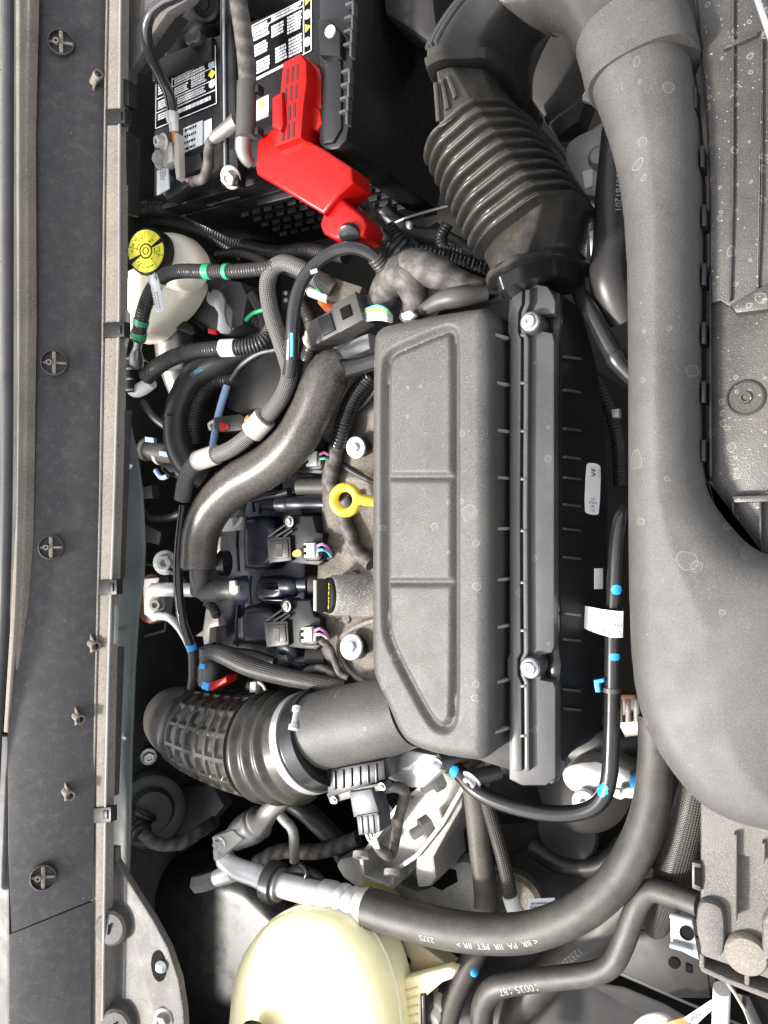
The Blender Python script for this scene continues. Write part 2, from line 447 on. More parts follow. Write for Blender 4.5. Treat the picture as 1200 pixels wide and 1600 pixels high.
TAN = (.30, .24, .17); GREYD = (.22, .20, .18)
M = dict(
    lid=mat('textured_lid_plastic', (.05, .048, .046), .46, grain=(1500, .8, .0003), dust=(TAN, .12), rings=[(30, .93, .22), (70, .93, .25)], spots=(600, .76, (.3, .29, .27))),
    duct=mat('dusty_duct_plastic', (.058, .055, .053), .52, grain=(1500, .5, .00022), dust=((.24, .225, .205), .25), rings=[(24, .86, .19), (50, .9, .19)], spots=(520, .79, (.35, .34, .32))),
    shelf=mat('shroud_plastic', (.032, .031, .031), .38, grain=(900, .3, .00025), dust=(TAN, .28), rings=[(45, .7, .3), (95, .75, .3)], spots=(420, .73, (.4, .36, .3))),
    shelf2=mat('shroud_rough_plastic', (.085, .08, .075), .6, grain=(1300, .8, .0004), dust=(TAN, .35), spots=(600, .75, (.35, .33, .3))),
    flange=mat('flange_plastic', (.055, .055, .056), .38, grain=(1200, .15, .00008), dust=(GREYD, .12), rings=[(80, .9, .2)], spots=(600, .78, (.3, .29, .28))),
    black=mat('gloss_black_plastic', (.012, .012, .014), .28, grain=(500, .05, .00005), spots=(500, .8, (.15, .14, .13))),
    satin=mat('satin_black_plastic', (.010, .010, .011), .42, grain=(900, .1, .0001), dust=(TAN, .05), spec=.28),
    trayblk=mat('tray_black_plastic', (.010, .010, .011), .45, spec=.22, spots=(500, .8, (.12, .11, .1))),
    navy=mat('manifold_plastic', (.012, .014, .026), .33, dust=(GREYD, .05)),
    cowl=mat('cowl_plastic', (.022, .021, .024), .5, grain=(900, .2, .0002), dust=(GREYD, .22), wear=((.07, .066, .063), 90, .4), spots=(420, .74, (.13, .125, .12))),
    deep=mat('undercoat', (.05, .048, .046), .6, dust=(TAN, .08)),
    dark=mat('dark_paint', (.018, .018, .019), .42, dust=(TAN, .1), spec=.3),
    bellow=mat('bellows_rubber', (.016, .0155, .015), .29, dust=((.34, .29, .22), .42), mott=.2),
    elbow=mat('elbow_plastic', (.032, .031, .03), .24, grain=(1500, .3, .0001), dust=((.3, .26, .2), .22)),
    slot=mat('dark_red_slot', (.07, .004, .003), .5),
    hoseD=mat('dusty_hose_rubber', (.026, .025, .024), .46, grain=(1500, .4, .0002), dust=((.22, .19, .15), .6)),
    hose=mat('hose_rubber', (.025, .025, .027), .36, grain=(900, .15, .00012), dust=(TAN, .12)),
    hoseW=mat('wrapped_hose_rubber', (.035, .033, .031), .48, weave=(.0022, .5, .0002), dust=((.28, .23, .16), .55)),
    pipe=mat('bronze_dusted_pipe', (.032, .028, .024), .25, grain=(1000, 1.0, .0002), dust=((.2, .165, .12), .4)),
    gloss=mat('gloss_line', (.015, .015, .016), .16, coat=.4, dust=(GREYD, .06)),
    conduit=mat('conduit_plastic', (.03, .03, .031), .35, dust=(TAN, .22)),
    braid=mat('braided_sleeve', (.02, .02, .021), .5, braid=(.0042, (.23, .22, .21), .0006), dust=(TAN, .12)),
    braidB=mat('braided_black_sleeve', (.012, .012, .012), .42, braid=(.0048, (.085, .08, .075), .0008), dust=(TAN, .18)),
    tape=mat('cloth_tape', (.05, .046, .044), .6, grain=(300, .2, .0004), weave=(.019, .4, .0013), dust=(TAN, .35)),
    alu=mat('cast_aluminium', (.34, .33, .31), .5, metal=.4, grain=(500, .15, .0004), dust=((.42, .36, .28), .3)),
    aluD=mat('dirty_cast_aluminium', (.10, .086, .072), .6, metal=.3, grain=(420, .3, .0006), dust=((.2, .155, .11), .4), wear=((.045, .034, .025), 45, .8)),
    aluB=mat('bright_aluminium', (.66, .66, .65), .34, metal=.35, dust=(GREYD, .12)),
    neckM=mat('filler_neck_casting', (.3, .285, .265), .5, metal=.3, grain=(500, .5, .0005), dust=((.3, .25, .2), .3)),
    zinc=mat('zinc_steel', (.62, .63, .64), .3, metal=.6, wear=((.3, .28, .24), 120, .3)),
    galv=mat('galvanised_sheet', (.42, .44, .46), .4, metal=.6, dust=(TAN, .3)),
    steel=mat('dull_steel', (.34, .33, .32), .42, metal=.8, dust=(TAN, .4)),
    slate=mat('slate_painted_sheet', (.085, .1, .1), .4, spots=(420, .76, (.35, .35, .33)), dust=(GREYD, .15)),
    tan=mat('dusty_foam_strip', (.165, .148, .128), .9, grain=(500, .2, .0004), spots=(420, .68, (.04, .035, .03)), mott=.18),
    tan2=mat('yellowed_support', (.42, .33, .2), .5, mott=.15, dust=(TAN, .3)),
    bead=mat('pale_bead', (.26, .26, .26), .5, mott=.2, dust=(TAN, .3)),
    strip=mat('dusty_trim', (.16, .14, .12), .7, grain=(500, .3, .0004), mott=.3),
    seal=mat('rubber_seal', (.05, .05, .054), .38, dust=(GREYD, .25)),
    red=mat('red_plastic', (.36, .003, .002), .34, mott=.06, grain=(1500, .03, .00008), spec=.35),
    yellow=mat('yellow_plastic', (.80, .58, .06), .38, mott=.1, sss=.1),
    yellowP=mat('yellow_print', (.95, .88, .08), .5, mott=.1),
    white=mat('white_plastic', (.78, .77, .74), .4, mott=.05),
    whiteT=mat('milky_tank', (.80, .76, .62), .35, mott=.06, sss=.35),
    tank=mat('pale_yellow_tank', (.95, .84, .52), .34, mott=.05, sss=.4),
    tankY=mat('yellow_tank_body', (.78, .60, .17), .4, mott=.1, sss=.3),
    label=mat('label_paper', (.8, .81, .83), .5, mott=.04),
    ink=mat('black_ink', (.006, .006, .0065), .8, mott=.0, spec=.1),
    print=mat('white_print', (.8, .8, .8), .5, mott=.08),
    hprint=mat('faded_white_print', (.34, .33, .31), .6, mott=.25),
    blue=mat('blue_paint', (.02, .30, .72), .45, mott=.2),
    lblue=mat('pale_blue_plastic', (.30, .42, .68), .45, mott=.1),
    green=mat('green_tape', (.02, .30, .13), .45, mott=.3),
    greyP=mat('grey_plastic', (.06, .063, .067), .45, dust=(TAN, .15)),
    plug=mat('slate_plug_plastic', (.05, .055, .065), .4, dust=(TAN, .1)),
    grey=mat('mid_grey_plastic', (.048, .047, .047), .42, grain=(900, .2, .0001), dust=(TAN, .25)),
    clampP=mat('beige_clear_sleeve', (.42, .39, .34), .3, mott=.2),
    brown=mat('brown_cap', (.13, .05, .025), .45),
    orange=mat('orange_plastic', (.75, .16, .03), .4, mott=.1),
    pink=mat('pink_wire', (.62, .20, .50), .4), signR=mat('pale_red_symbol', (.66, .52, .54), .5), signB=mat('pale_blue_symbol', (.38, .52, .6), .5), wireY=mat('yellow_wire', (.75, .55, .05), .4), wireB=mat('cyan_wire', (.10, .45, .62), .4),
    wireW=mat('pale_wire', (.7, .68, .6), .4), wireG=mat('green_wire', (.03, .4, .16), .4),
    tankB=mat('dusty_panel', (.05, .048, .048), .5, grain=(600, .4, .0003), dust=((.26, .22, .18), .6), wear=((.05, .045, .045), 60, .5)),
    gunmetal=mat('gloss_fender_paint', (.008, .008, .009), .28, spec=.3),
    rail=mat('grey_painted_rail', (.028, .027, .026), .45, dust=(TAN, .08), spec=.25),
    pad=mat('firewall_felt', (.05, .049, .048), .75, grain=(400, .2, .0005), mott=.4),
)
# ================================================================== the bay itself
b = MB(); b.box((0.05, 0, -.53), (.75, 0, 0), (0, .9, 0), (0, 0, .01), 0); struct('bay_floor', b, M['deep'])
b = MB(); b.box((-.545, 0, -.25), (0, .9, 0), (0, 0, .265), (.02, 0, 0), .005); struct('firewall', b, M['pad'])
b = MB(); b.box((0, .79, -.27), (.75, 0, 0), (0, 0, .26), (0, -.01, 0), 0); struct('fender_wall_rear', b, M['deep'])
b = MB(); b.box((0, -.80, -.27), (.75, 0, 0), (0, 0, .26), (0, .01, 0), 0); struct('fender_wall_near', b, M['dark'])
b = MB(); b.box((.52, 0, -.29), (0, .9, 0), (0, 0, .24), (-.01, 0, 0), 0); struct('radiator_wall', b, M['deep'])

# wheel house, glossy dark paint, lower left
b = MB()
out = PL([(205, 1372, -.20), (255, 1352, -.20), (310, 1335, -.2), (380, 1350, -.2), (430, 1400, -.2), (520, 1470, -.2), (620, 1520, -.2), (700, 1660, -.2), (700, 1760, -.2), (150, 1760, -.2), (170, 1500, -.2)])
b.relief(chaikin(out, 2), lambda X, Y, s: -.20 - .05 * (1 - np.sqrt(1 - (1 - np.clip(s / .05, 0, 1)) ** 2)), .006, -.5)
struct('wheel_house', b, M['gunmetal'])
# longitudinal rail, grey paint, bottom right
b = MB()
pprism([(560, 1330), (760, 1345), (900, 1300), (1120, 1440), (1120, 1580), (1000, 1560), (870, 1530), (700, 1470), (560, 1440)], -.26, .12, .006, b, 1)
struct('chassis_rail', b, M['rail'])
b = MB()
pprism([(640, 1410), (760, 1420), (900, 1530), (1000, 1545), (1160, 1640), (1160, 1760), (560, 1760), (600, 1500)], -.22, .1, .004, b, 1)
pprism([(960, 1515), (1075, 1565), (1160, 1600), (1160, 1606), (1075, 1571), (960, 1521)], -.212, .004, .001, b)
struct('lower_rail_cover', b, M['dark'])
# rail flange with punched holes near the shroud bracket
t = Thing('rail_gusset', 'grey painted sheet gusset with two punched holes below the zinc bracket', 'gusset', (1060, 1540, -.16))
b = pprism([(1000, 1455), (1050, 1450), (1100, 1470), (1110, 1560), (1060, 1560), (960, 1515)], -.16, .004, .001)
t.part('plate', b, M['rail'])
b = MB(); q = P(1053, 1505, -.1585); b.lathe(q, UP, [(.0055, 0), (.0055, .0005), (0, .0005)], 20); t.part('hole', b, M['ink'])
b = pprism([(1071, 1505), (1081, 1510), (1081, 1522), (1071, 1518)], -.1583, .0006, 0); t.part('slot', b, M['ink'])

# ================================================================== cowl side
def zc(px): return .105 - .055 * (px - 40) / 123
def CW(px, py, dz=0): return P(px, py, zc(px) + dz)
def edge(tab, y):
    return float(np.interp(y, [k[0] for k in tab], [k[1] for k in tab]))
EL = [(-80, 46), (200, 37), (500, 39), (800, 35), (950, 30), (1100, 17), (1150, 12), (1700, 14)]
ER = [(-80, 168), (180, 163), (500, 160), (800, 155), (1100, 148), (1300, 144), (1700, 139)]
WR = [(-80, 189), (180, 187), (500, 186), (800, 178), (1000, 171), (1200, 166), (1700, 159)]
cn = (CW(160, 800) - CW(40, 800)).cross(V((0, 1, 0))).normalized()
if cn.z < 0: cn = -cn
t = Thing('cowl_panel', 'long matt black plastic cowl panel with round plugs along the left edge', 'cowl panel', (100, 800, .06))
ys = [-80, 60, 200, 350, 500, 650, 800, 950, 1050, 1100, 1150, 1250, 1330]
out = [CW(edge(EL, y), y) for y in ys] + [CW(18, 1458), CW(143, 1406.5)] + [CW(edge(ER, y) + 3, y) for y in ys[::-1]]
b = MB(); b.prism(out, cn * -.004, .0006); main = t.part('panel', b, M['cowl'])
out = [CW(14, 1461), CW(14, 1700), CW(141, 1700), CW(144, 1409)]
b = MB(); b.prism(out, cn * -.004, .0008); t.part('panel', b, M['cowl'], label='lower end section of the cowl panel beyond the slanting joint')
for (px, py, r) in ((97, 70, 20), (86, 568, 20), (81, 855, 19), (69, 1368, 20)):
    o = CW(px, py); k = r * S(px, py, zc(px)); b = MB()
    ax = (cn * .8 + V((.35, (0 - o.y) * .25, .3)) * .4).normalized()
    b.lathe(o, ax, [(k, 0), (k, .007), (k * .9, .0075), (k * .88, .002), (0, .002)], 28)
    pl = t.part('plug', b, M['cowl'])
    b = MB(); u = YU; u = (u - ax * u.dot(ax)).normalized(); w2 = ax.cross(u)
    b.box(o + ax * .004, u * k * .86, w2 * k * .14, ax * .0025, .0005); b.box(o + ax * .0035, w2 * k * .86, u * k * .09, ax * .0022, .0004)
    t.part('cross_rib', b, M['strip'], pl)
    b = MB(); b.lathe(o + w2 * k * .35, ax, [(k * .24, 0), (k * .22, .009), (k * .12, .009), (k * .12, .004), (0, .004)], 14)
    t.part('stub', b, M['strip'], pl)
for (px, py) in ((150, 130), (146, 1004), (122, 1117), (106, 1235)):
    o = CW(px, py); k = S(px, py, zc(px)); ax = V((1.0, -.12 if py > 500 else .2, .35)).normalized()
    b = MB(); base = o - V((12 * k, 0, 0)) - cn * .002
    b.lathe(base, ax, [(5.5 * k, 0), (7.5 * k, .024), (5 * k, .024), (5 * k, .012), (0, .012)], 16)
    pg = t.part('locating_peg', b, M['strip'])
    b = MB(); side = ax.cross(YU).normalized(); u = YU
    for q in (u, -u):
        b.prism([base, base + q * 21 * k, base + ax * .021 + q * 6 * k, base + ax * .021], side * .0014, 0)
    b.prism([base, base - V((26 * k, 0, 0)), base + ax * .021], u * .0014, 0)
    t.part('gusset', b, M['strip'], pg)
# rounded windscreen seal and trim at the far left
b = ptube([(13, -80, .125), (12, 300, .125), (11, 700, .125), (6, 950, .125), (-6, 1150, .125), (-16, 1400, .125)], 9, 16, .01)
Thing('windscreen_seal', 'smooth grey rubber seal bulb along the outer cowl edge', 'seal', (12, 600, .12), mb=b, mat=M['seal'])
b = MB()
out = PL([(23, -80), (24, 300), (26, 600), (24, 800), (16, 950), (4, 1145), (13, 1146), (26, 1050), (33, 950), (38, 800), (42, 500), (41, 200), (48, -80)], .112)
b.prism(out, .012, .003, 3)
Thing('cowl_edge_trim', 'dusty tan trim strip beside the grey seal bulb, tapering to a cut end', 'trim strip', (30, 500, .11), mb=b, mat=M['strip'])
b = MB(); b.prism(PL([(-60, -80), (2, -80), (3, 500), (-2, 900), (-20, 1150), (-60, 1150)], .116), .01, .002)
Thing('windscreen_edge', 'pale edge of the windscreen frame beyond the grey seal bulb', 'windscreen frame', (-10, 500, .13), mb=b, mat=M['tan'])
b = MB(); b.prism(PL([(-40, 1150), (11, 1150), (13, 1300), (15, 1700), (-40, 1700)], .112), .01, .004)
Thing('windscreen_trim', 'dark dusty trim below the cut end of the tan strip', 'trim strip', (5, 1400, .11), mb=b, mat=M['cowl'])

# tan dusty foam weatherstrip with folded metal edges
t = Thing('weatherstrip', 'tan dust covered foam weatherstrip running the length of the cowl', 'weatherstrip', (170, 800, .05))
ys = [-80, 100, 300, 500, 650, 800, 950, 1100, 1250, 1400, 1550, 1700]
b = MB(); b.prism([P(edge(ER, y) + 2, y, .055) for y in ys] + [P(edge(WR, y), y, .055) for y in ys[::-1]], .012, .002); t.part('foam', b, M['tan'])
b = ptube([(edge(ER, y) + 1.5, y, .056) for y in ys], 2.2, 8, .02); t.part('edge_bead', b, M['strip'])
b = ptube([(edge(WR, y), y, .056) for y in ys], 2.4, 8, .02); t.part('edge_bead', b, M['bead'])
for py in (181, 515, 918, 1274):
    x0, x1 = edge(ER, py), edge(WR, py); b = MB()
    pprism([(x0 + 1, py - 11), (x1 + 8, py - 13), (x1 + 8, py + 11), (x0 + 1, py + 13)], .0585, .009, .001, b)
    c = t.part('retaining_clip', b, M['satin'])
    b = pprism([(x1 - 5, py - 7), (x1 + 2, py - 7), (x1 + 2, py + 6), (x1 - 5, py + 6)], .0605, .004, .001); t.part('clip_tongue', b, M['satin'], c)
# scalloped galvanised flange right of the strip
t = Thing('scalloped_flange', 'galvanised flange with a scalloped edge beside the brake reservoir', 'flange', (192, 450, .04))
b = pprism([(186, 330), (191, 330), (192, 400), (196, 425), (196, 430), (192, 455), (193, 480), (199, 490), (200, 520), (196, 535), (192, 560), (192, 640), (186, 640)], .046, .004, .0006); t.part('sheet', b, M['galv'])
t = Thing('flange_cap', 'galvanised folded cap on the flange next to the lowest peg', 'flange', (176, 980, .04))
b = pprism([(170, 940), (178, 940), (180, 965), (179, 1000), (175, 1012), (168, 1010)], .05, .005, .001); t.part('sheet', b, M['galv'])
for lab, y0, y1 in (('black ribbed strip between seal and slate sheet, upper length', 640, 905), ('black ribbed strip between seal and slate sheet, lower length', 1012, 1245)):
    b = MB(); x0, x1 = edge(WR, y0) + 1, edge(WR, y1) + 1
    pprism([(x0, y0), (x0 + 12, y0), (x1 + 9, y1), (x1, y1)], .044, .01, .0015, b)
    Thing('edge_strip', lab, 'edging strip', (x0 + 5, (y0 + y1) / 2, .04), mb=b, mat=M['cowl'])
b = MB(); pprism([(186, 120), (200, 125), (201, 165), (187, 165)], .05, .012, .001, b); Thing('end_block', 'black end block under the grey corner plate', 'block', (193, 140, .04), mb=b, mat=M['satin'])
b = MB(); pprism([(187, 205), (198, 205), (196, 330), (185, 330)], .046, .02, .001, b); Thing('edge_strip', 'black smooth strip beside the seal above the brake reservoir', 'edging strip', (190, 260, .04), mb=b, mat=M['satin'])
# slate sheet
t = Thing('slate_bulkhead_lip', 'slate grey painted sheet metal lip with welded studs along the firewall', 'sheet metal', (200, 900, .0))
b = pprism([(188, 640), (200, 660), (212, 710), (220, 770), (224, 850), (222, 905), (214, 960), (208, 1050), (203, 1180), (201, 1300), (199, 1372), (176, 1372), (178, 1000)], .012, .004, .001)
t.part('sheet', b, M['slate'])
for px, py in ((203, 729), (181, 983), (193, 1149)):
    o = P(px, py, .012); b = MB(); b.lathe(o, (.8, 0, .6), [(.003, 0), (.0032, .001), (.0022, .002), (.0022, .012), (.0018, .013), (0, .013)], 12, lambda a, h: 1 + .06 * math.sin(h * 6000)); t.part('stud', b, M['zinc'])
# corner plate, top left
b = pprism([(186, -60), (340, -60), (292, 0), (262, 18), (236, 55), (215, 92), (202, 108), (201, 124), (187, 124)], .035, .012, .003)
Thing('corner_plate', 'flat grey painted corner plate beside the battery cable', 'sheet metal', (220, 40, .03), mb=b, mat=M['tankB'])
b = pprism([(262, 18), (275, 18), (245, 62), (210, 100), (205, 104), (236, 55)], .02, .02, .002)
Thing('corner_flange', 'narrow grey return flange under the corner plate', 'sheet metal', (240, 60, .0), mb=b, mat=M['rail'])
# strut tower plate, bottom left
t = Thing('strut_tower_plate', 'dusty grey stamped plate with raised bosses and an oval hole', 'sheet metal', (220, 1500, .03))
b = pprism([(164, 1323), (180, 1325), (181, 1345), (205, 1385), (238, 1437), (262, 1482), (278, 1530), (286, 1580), (290, 1660), (292, 1760), (156, 1760)], .036, .008, .003); t.part('plate', b, M['tankB'])
for px, py in ((184, 1441), (192, 1592)):
    o = P(px, py, .036); b = MB(); b.lathe(o, (.35, .1, .95), [(.026, -.004), (.021, .004), (.019, .016), (.016, .0185), (.0, .0188)], 28); bs = t.part('boss', b, M['tankB'])
    o2 = o + V((.35, .1, .95)).normalized() * .0193; b = MB(); b.box(o2, V((.001, .006, 0)), V((.0015, 0, -.0006)), V((.35, .1, .95)).normalized() * .0004, 0); t.part('slot', b, M['ink'], bs)
o = P(247, 1510, .0375); b = MB()
b.add([o + V((.011 * math.cos(a), .017 * math.sin(a), 0)) for a in [k * math.pi / 12 for k in range(24)]], [list(range(24))]); t.part('oval_hole', b, M['ink'])
b = MB(); b.lathe(P(254, 1508, .036), (.3, 0, 1), [(.006, 0), (.007, .004), (.004, .008), (0, .009)], 14); t.part('stud', b, M['zinc'])
b = bolt(MB(), P(257, 1592, .036), (.2, 0, 1), .010); t.part('bolt', b, M['steel'])
# grommet and felt bolt on the firewall
t = Thing('firewall_grommet', 'large dark grey rubber grommet with cable boot on the firewall', 'grommet', (235, 1270, -.2))
o = P(235, 1265, -.17); b = MB(); b.lathe(o, (.75, .15, .5), [(.055, -.02), (.055, 0), (.05, .008), (.04, .01), (.034, .008), (.03, .015), (.028, .02), (.0, .02)], 36); t.part('flange', b, M['greyP'])
b = corr([(225, 1265, -.15, 26), (215, 1285, -.14, 22), (222, 1305, -.13, 16)], 20, .009, .12); t.part('boot', b, M['hose'])
b = ptube([(222, 1300, -.13), (245, 1318, -.14), (280, 1318, -.16), (315, 1298, -.19), (335, 1285, -.22)], 10); t.part('cable', b, M['tape'])
b = bolt(MB(), P(232, 1182, -.18), (.8, 0, .6), .010); Thing('felt_bolt', 'single zinc bolt with washer on the black firewall felt', 'bolt', (232, 1182, -.18), mb=b, mat=M['zinc'])
b = pprism([(285, 1230), (330, 1225), (350, 1260), (290, 1330), (265, 1345), (250, 1320)], -.25, .02, .004)
Thing('steering_shield', 'dark grey sheet shield beside the rubber grommet', 'shield', (300, 1280, -.25), mb=b, mat=M['greyP'])
# ================================================================== air filter box
t = Thing('air_filter_box', 'large textured grey air filter box with ribbed flange and black lower tray', 'air filter box', (760, 830, -.19))
rim = chaikin(PL([(576, 530), (583, 513), (600, 503), (700, 484), (750, 476), (756, 480), (764, 500), (764, 820), (764, 1165), (757, 1188), (740, 1193), (690, 1186), (640, 1172), (618, 1150), (600, 1105), (578, 1060), (575, 1040), (575, 800)], 0), 2)
gout = chaikin(PL([(602, 570), (610, 553), (632, 543), (690, 518), (707, 516), (711, 535), (711, 830), (711, 1110), (703, 1138), (683, 1138), (664, 1112), (608, 1005), (602, 970), (602, 800)], 0), 3)
GA = np.array([(p.x, p.y) for p in gout]); GB = np.roll(GA, -1, 0)
bars = []
for y in (745, 910):
    a, c = P(604, y, 0), P(709, y, 0); bars.append((np.array([[a.x, a.y]]), np.array([[c.x, c.y]])))
def lidz(X, Y, s):
    R = .014; t_ = np.clip(s / R, 0, 1); z = -R * (1 - np.sqrt(1 - (1 - t_) ** 2))
    Q = np.stack([X, Y], 1); d, _ = pdist(Q, GA, GB); wd = .0068
    g = .5 + .5 * np.cos(np.pi * np.clip(d / wd, 0, 1))
    for a, c in bars:
        d2, _ = pdist(Q, a, c); g = np.maximum(g, .75 * (.5 + .5 * np.cos(np.pi * np.clip(d2 / .0055, 0, 1))))
    ins = inside(Q, GA, GB)
    return z - .0055 * g - .0010 * ins + .002 * np.clip(s / .1, 0, 1)
b = MB(); b.relief(rim, lidz, .0017, -.062); lid = t.part('lid', b, M['lid'], ang=60)
for y in (523, 598, 673, 748, 829, 910, 985, 1072, 1150):
    b = MB(); o = P(764, y, -.010)
    b.prism([o + V((-.006, 0, 0)), o + V((.0015, 0, -.002)), o + V((.009, 0, -.030)), o + V((-.006, 0, -.030))], (0, .0028, 0), .0003, 1)
    t.part('rib', b, M['bead'], lid)
# rim strips and flange
def strip(xs_top, z, h, dx0, dx1, bev):
    """follow the bulges at the two screws"""
    L = []; Rr = []
    for y in [452, 475, 488, 497, 510, 518, 530, 600, 700, 800, 900, 1000, 1020, 1030, 1043, 1055, 1066, 1100, 1180, 1205]:
        bl = -5 if (488 <= y <= 520 or 1028 <= y <= 1058) else 0
        cx = np.interp(y, [452, 520, 830, 1205], [801, 799, 797, 800]) if xs_top else 0
        L.append((cx + dx0 + bl, y)); Rr.append((cx + dx1 + bl, y))
    return pprism(L + Rr[::-1], z, h, bev)
b = strip(True, -.034, .02, -1, 15, .001); fl = t.part('rim_band', b, M['flange'])
b = strip(True, -.0335, .022, 19, 27, .0015); t.part('rim_bead', b, M['flange'])
b = pprism([(795, 452), (806, 444), (824, 441), (855, 447), (862, 458), (868, 470), (867, 490), (842, 492), (842, 516), (863, 520), (866, 535), (866, 800), (866, 1010), (862, 1020), (845, 1024), (845, 1062), (864, 1066), (868, 1075), (868, 1216), (852, 1228), (815, 1228), (795, 1218)], -.042, .016, .002)
t.part('flange', b, M['flange'])
for y in (523, 598, 673, 748, 829, 910, 985, 1072, 1150):
    b = pprism([(813, y - 2.5), (822, y - 2.5), (822, y + 2.5), (813, y + 2.5)], -.0328, .012, .0006); t.part('tab', b, M['flange'], fl)
rn = random.Random(4)
for (px, py) in ((828, 503), (828, 1044)):
    o = P(px, py, -.030); k = S(px, py, -.03); ax = V((0.02, 0, 1)).normalized(); b = MB()
    b.lathe(o - ax * .075, ax, [(16 * k, 0), (18 * k, .065), (17.5 * k, .073), (16 * k, .075), (12.5 * k, .075)], 28)
    bs = t.part('screw_boss', b, M['flange'])
    b = MB(); b.lathe(o, ax, [(14 * k, -.001), (14 * k, .001), (11 * k, .002), (10.5 * k, .004), (9 * k, .0055), (5 * k, .0058), (4.4 * k, .003), (0, .003)], 24); t.part('screw', b, M['zinc'], bs)
# black lower tray: loft from the flange line down
top = [(690, 470), (800, 456), (858, 448), (872, 462), (878, 520), (876, 800), (877, 1060), (876, 1195), (862, 1212), (800, 1205), (700, 1170), (640, 1140), (640, 560)]
bot = [(690, 500), (810, 486), (892, 462), (914, 500), (938, 600), (949, 720), (949, 900), (946, 1060), (942, 1140), (905, 1172), (820, 1180), (700, 1160), (660, 1130), (660, 560)][:13]
A_ = chaikin(PL(top, -.058), 2); B_ = chaikin(PL(bot, -.108), 2); n = len(A_); b = MB()
b.add(A_ + B_, [[i, n + i, n + (i + 1) % n, (i + 1) % n][::-1] for i in range(n)] + [list(range(n)), list(range(n, 2 * n))[::-1]])
tray = t.part('tray', b, M['trayblk'])
b = pprism([(860, 452), (874, 458), (876, 500), (873, 530), (873, 1010), (877, 1040), (873, 1075), (874, 1205), (866, 1225), (858, 1225), (858, 800)], -.054, .016, .0015); t.part('tray_rim', b, M['black'], tray)
def wallp(px, py, lift=0.0):      # point on the sloping tray wall for a pixel
    f = (px - 876) / (949 - 876); return P(px, py, -.058 - .050 * max(0, f)) + V((.0012 + lift, 0, .0006))
for y in (560, 612, 672, 716, 748, 790, 828, 872, 960, 1000, 1078, 1108):
    o, o2 = wallp(877, y), wallp(905, y + 3); b = MB()
    b.prism([o, o + V((.0035, 0, .001)), o2 + V((.001, 0, 0)), o2], (0, .0022, 0), 0); t.part('tray_rib', b, M['grey'], tray)
# clip window on the tray
b = MB(); o = P(934, 904, -.098); b.box(o, (0, .010, 0), (.003, 0, -.004), (.0015, 0, .001), .0005); t.part('clip_insert', b, M['white'], tray)
# printed label on the tray wall
c = [wallp(914, 722), wallp(937, 726), wallp(934, 806), wallp(911, 802)]
L_ = Thing('tray_label', 'white printed sticker reading VF on the black tray wall', 'label', c[0] * .5 + c[2] * .5)
nl = (c[1] - c[0]).cross(c[2] - c[0]); nl = nl if nl.x > 0 else -nl; nl.normalize()
b = MB(); b.prism(chaikin([c[i].lerp(c[j], f_) + nl * .0006 for i, j, f_ in ((0, 1, .2), (0, 1, .8), (1, 2, .06), (1, 2, .94), (2, 3, .2), (2, 3, .8), (3, 0, .06), (3, 0, .94))], 1), nl * -.0006, 0); L_.part('paper', b, M['label'])
def lp(u, v): return c[0].lerp(c[1], u).lerp(c[3].lerp(c[2], u), v) + nl * .0009
yd = (c[0] - c[3]).normalized()
b = MB(); text_on(b, 'VF', .0085, lp(.5, .18), yd, nl); text_on(b, '211', .0034, lp(.5, .70), c[1] - c[0], nl); text_on(b, '30 28 22', .0028, lp(.5, .77), c[1] - c[0], nl)
text_on(b, 'VIT 1 51', .0026, lp(.84, .18), yd, nl); text_on(b, '390', .0030, lp(.5, .84), c[1] - c[0], nl); text_on(b, '1151', .0030, lp(.5, .92), c[1] - c[0], nl)
L_.part('lettering', b, M['ink'])
# outlet spigot of the lid
b = ptube([(640, 1108, -.055, 58), (600, 1120, -.055, 61), (545, 1132, -.055, 61), (487, 1146, -.055, 61)], 60, 48, .006); t.part('outlet_spigot', b, M['lid'])
# flexible hose from the box to the throttle
t = Thing('corrugated_intake_hose', 'black rubber intake hose with latticed ribs and bellows rings', 'intake hose', (390, 1170, -.13))
hp, hr = path([(516, 1148, -.06, 72), (492, 1157, -.065, 80), (466, 1164, -.07, 84), (430, 1166, -.075, 82), (390, 1162, -.08, 77), (345, 1151, -.085, 71), (310, 1140, -.09, 65), (297, 1135, -.092, 61)], 70, .0011)
HL = [0]
for i in range(1, len(hp)): HL.append(HL[-1] + (hp[i] - hp[i - 1]).length)
HT = HL[-1]
def hose_rf(L, q):
    u = L / HT
    if u < .20: return .95
    if u < .47:      # bellows rings
        f = (u - .20) / .27; return 1 + .055 * math.sin(f * 2 * math.pi * 3 - 1.2)
    if u > .93: return 1.0 - .02 * math.sin((u - .93) / .07 * math.pi)
    f = (u - .47) / .46 * 6; a = (q / (2 * math.pi) * 13) % 1
    def st(x, w_): d = min(x, 1 - x); return max(0, min(1, (d - w_) / .07))
    return 1.0 - .065 * min(st(f % 1, .13), st(a, .10))
b = MB(); b.tube(hp, hr, 160, True, hose_rf); t.part('hose', b, M['bellow'], ang=50)
b = ptube([(312, 1140, -.09, 60), (298, 1134, -.094, 58), (284, 1128, -.105, 54), (276, 1124, -.13, 50), (276, 1122, -.2, 46)], 50, 40); t.part('end_boot', b, M['grey'])
i0 = int(len(hp) * .10); a = hp[i0:i0 + 12]; b = MB(); b.tube(a, [hr[i0 + 6] * .972] * len(a), 64, True); cl = t.part('clamp_band', b, M['zinc'])
b = MB(); q = P(452, 1105, .0); T_ = (hp[i0 + 5] - hp[i0]).normalized()
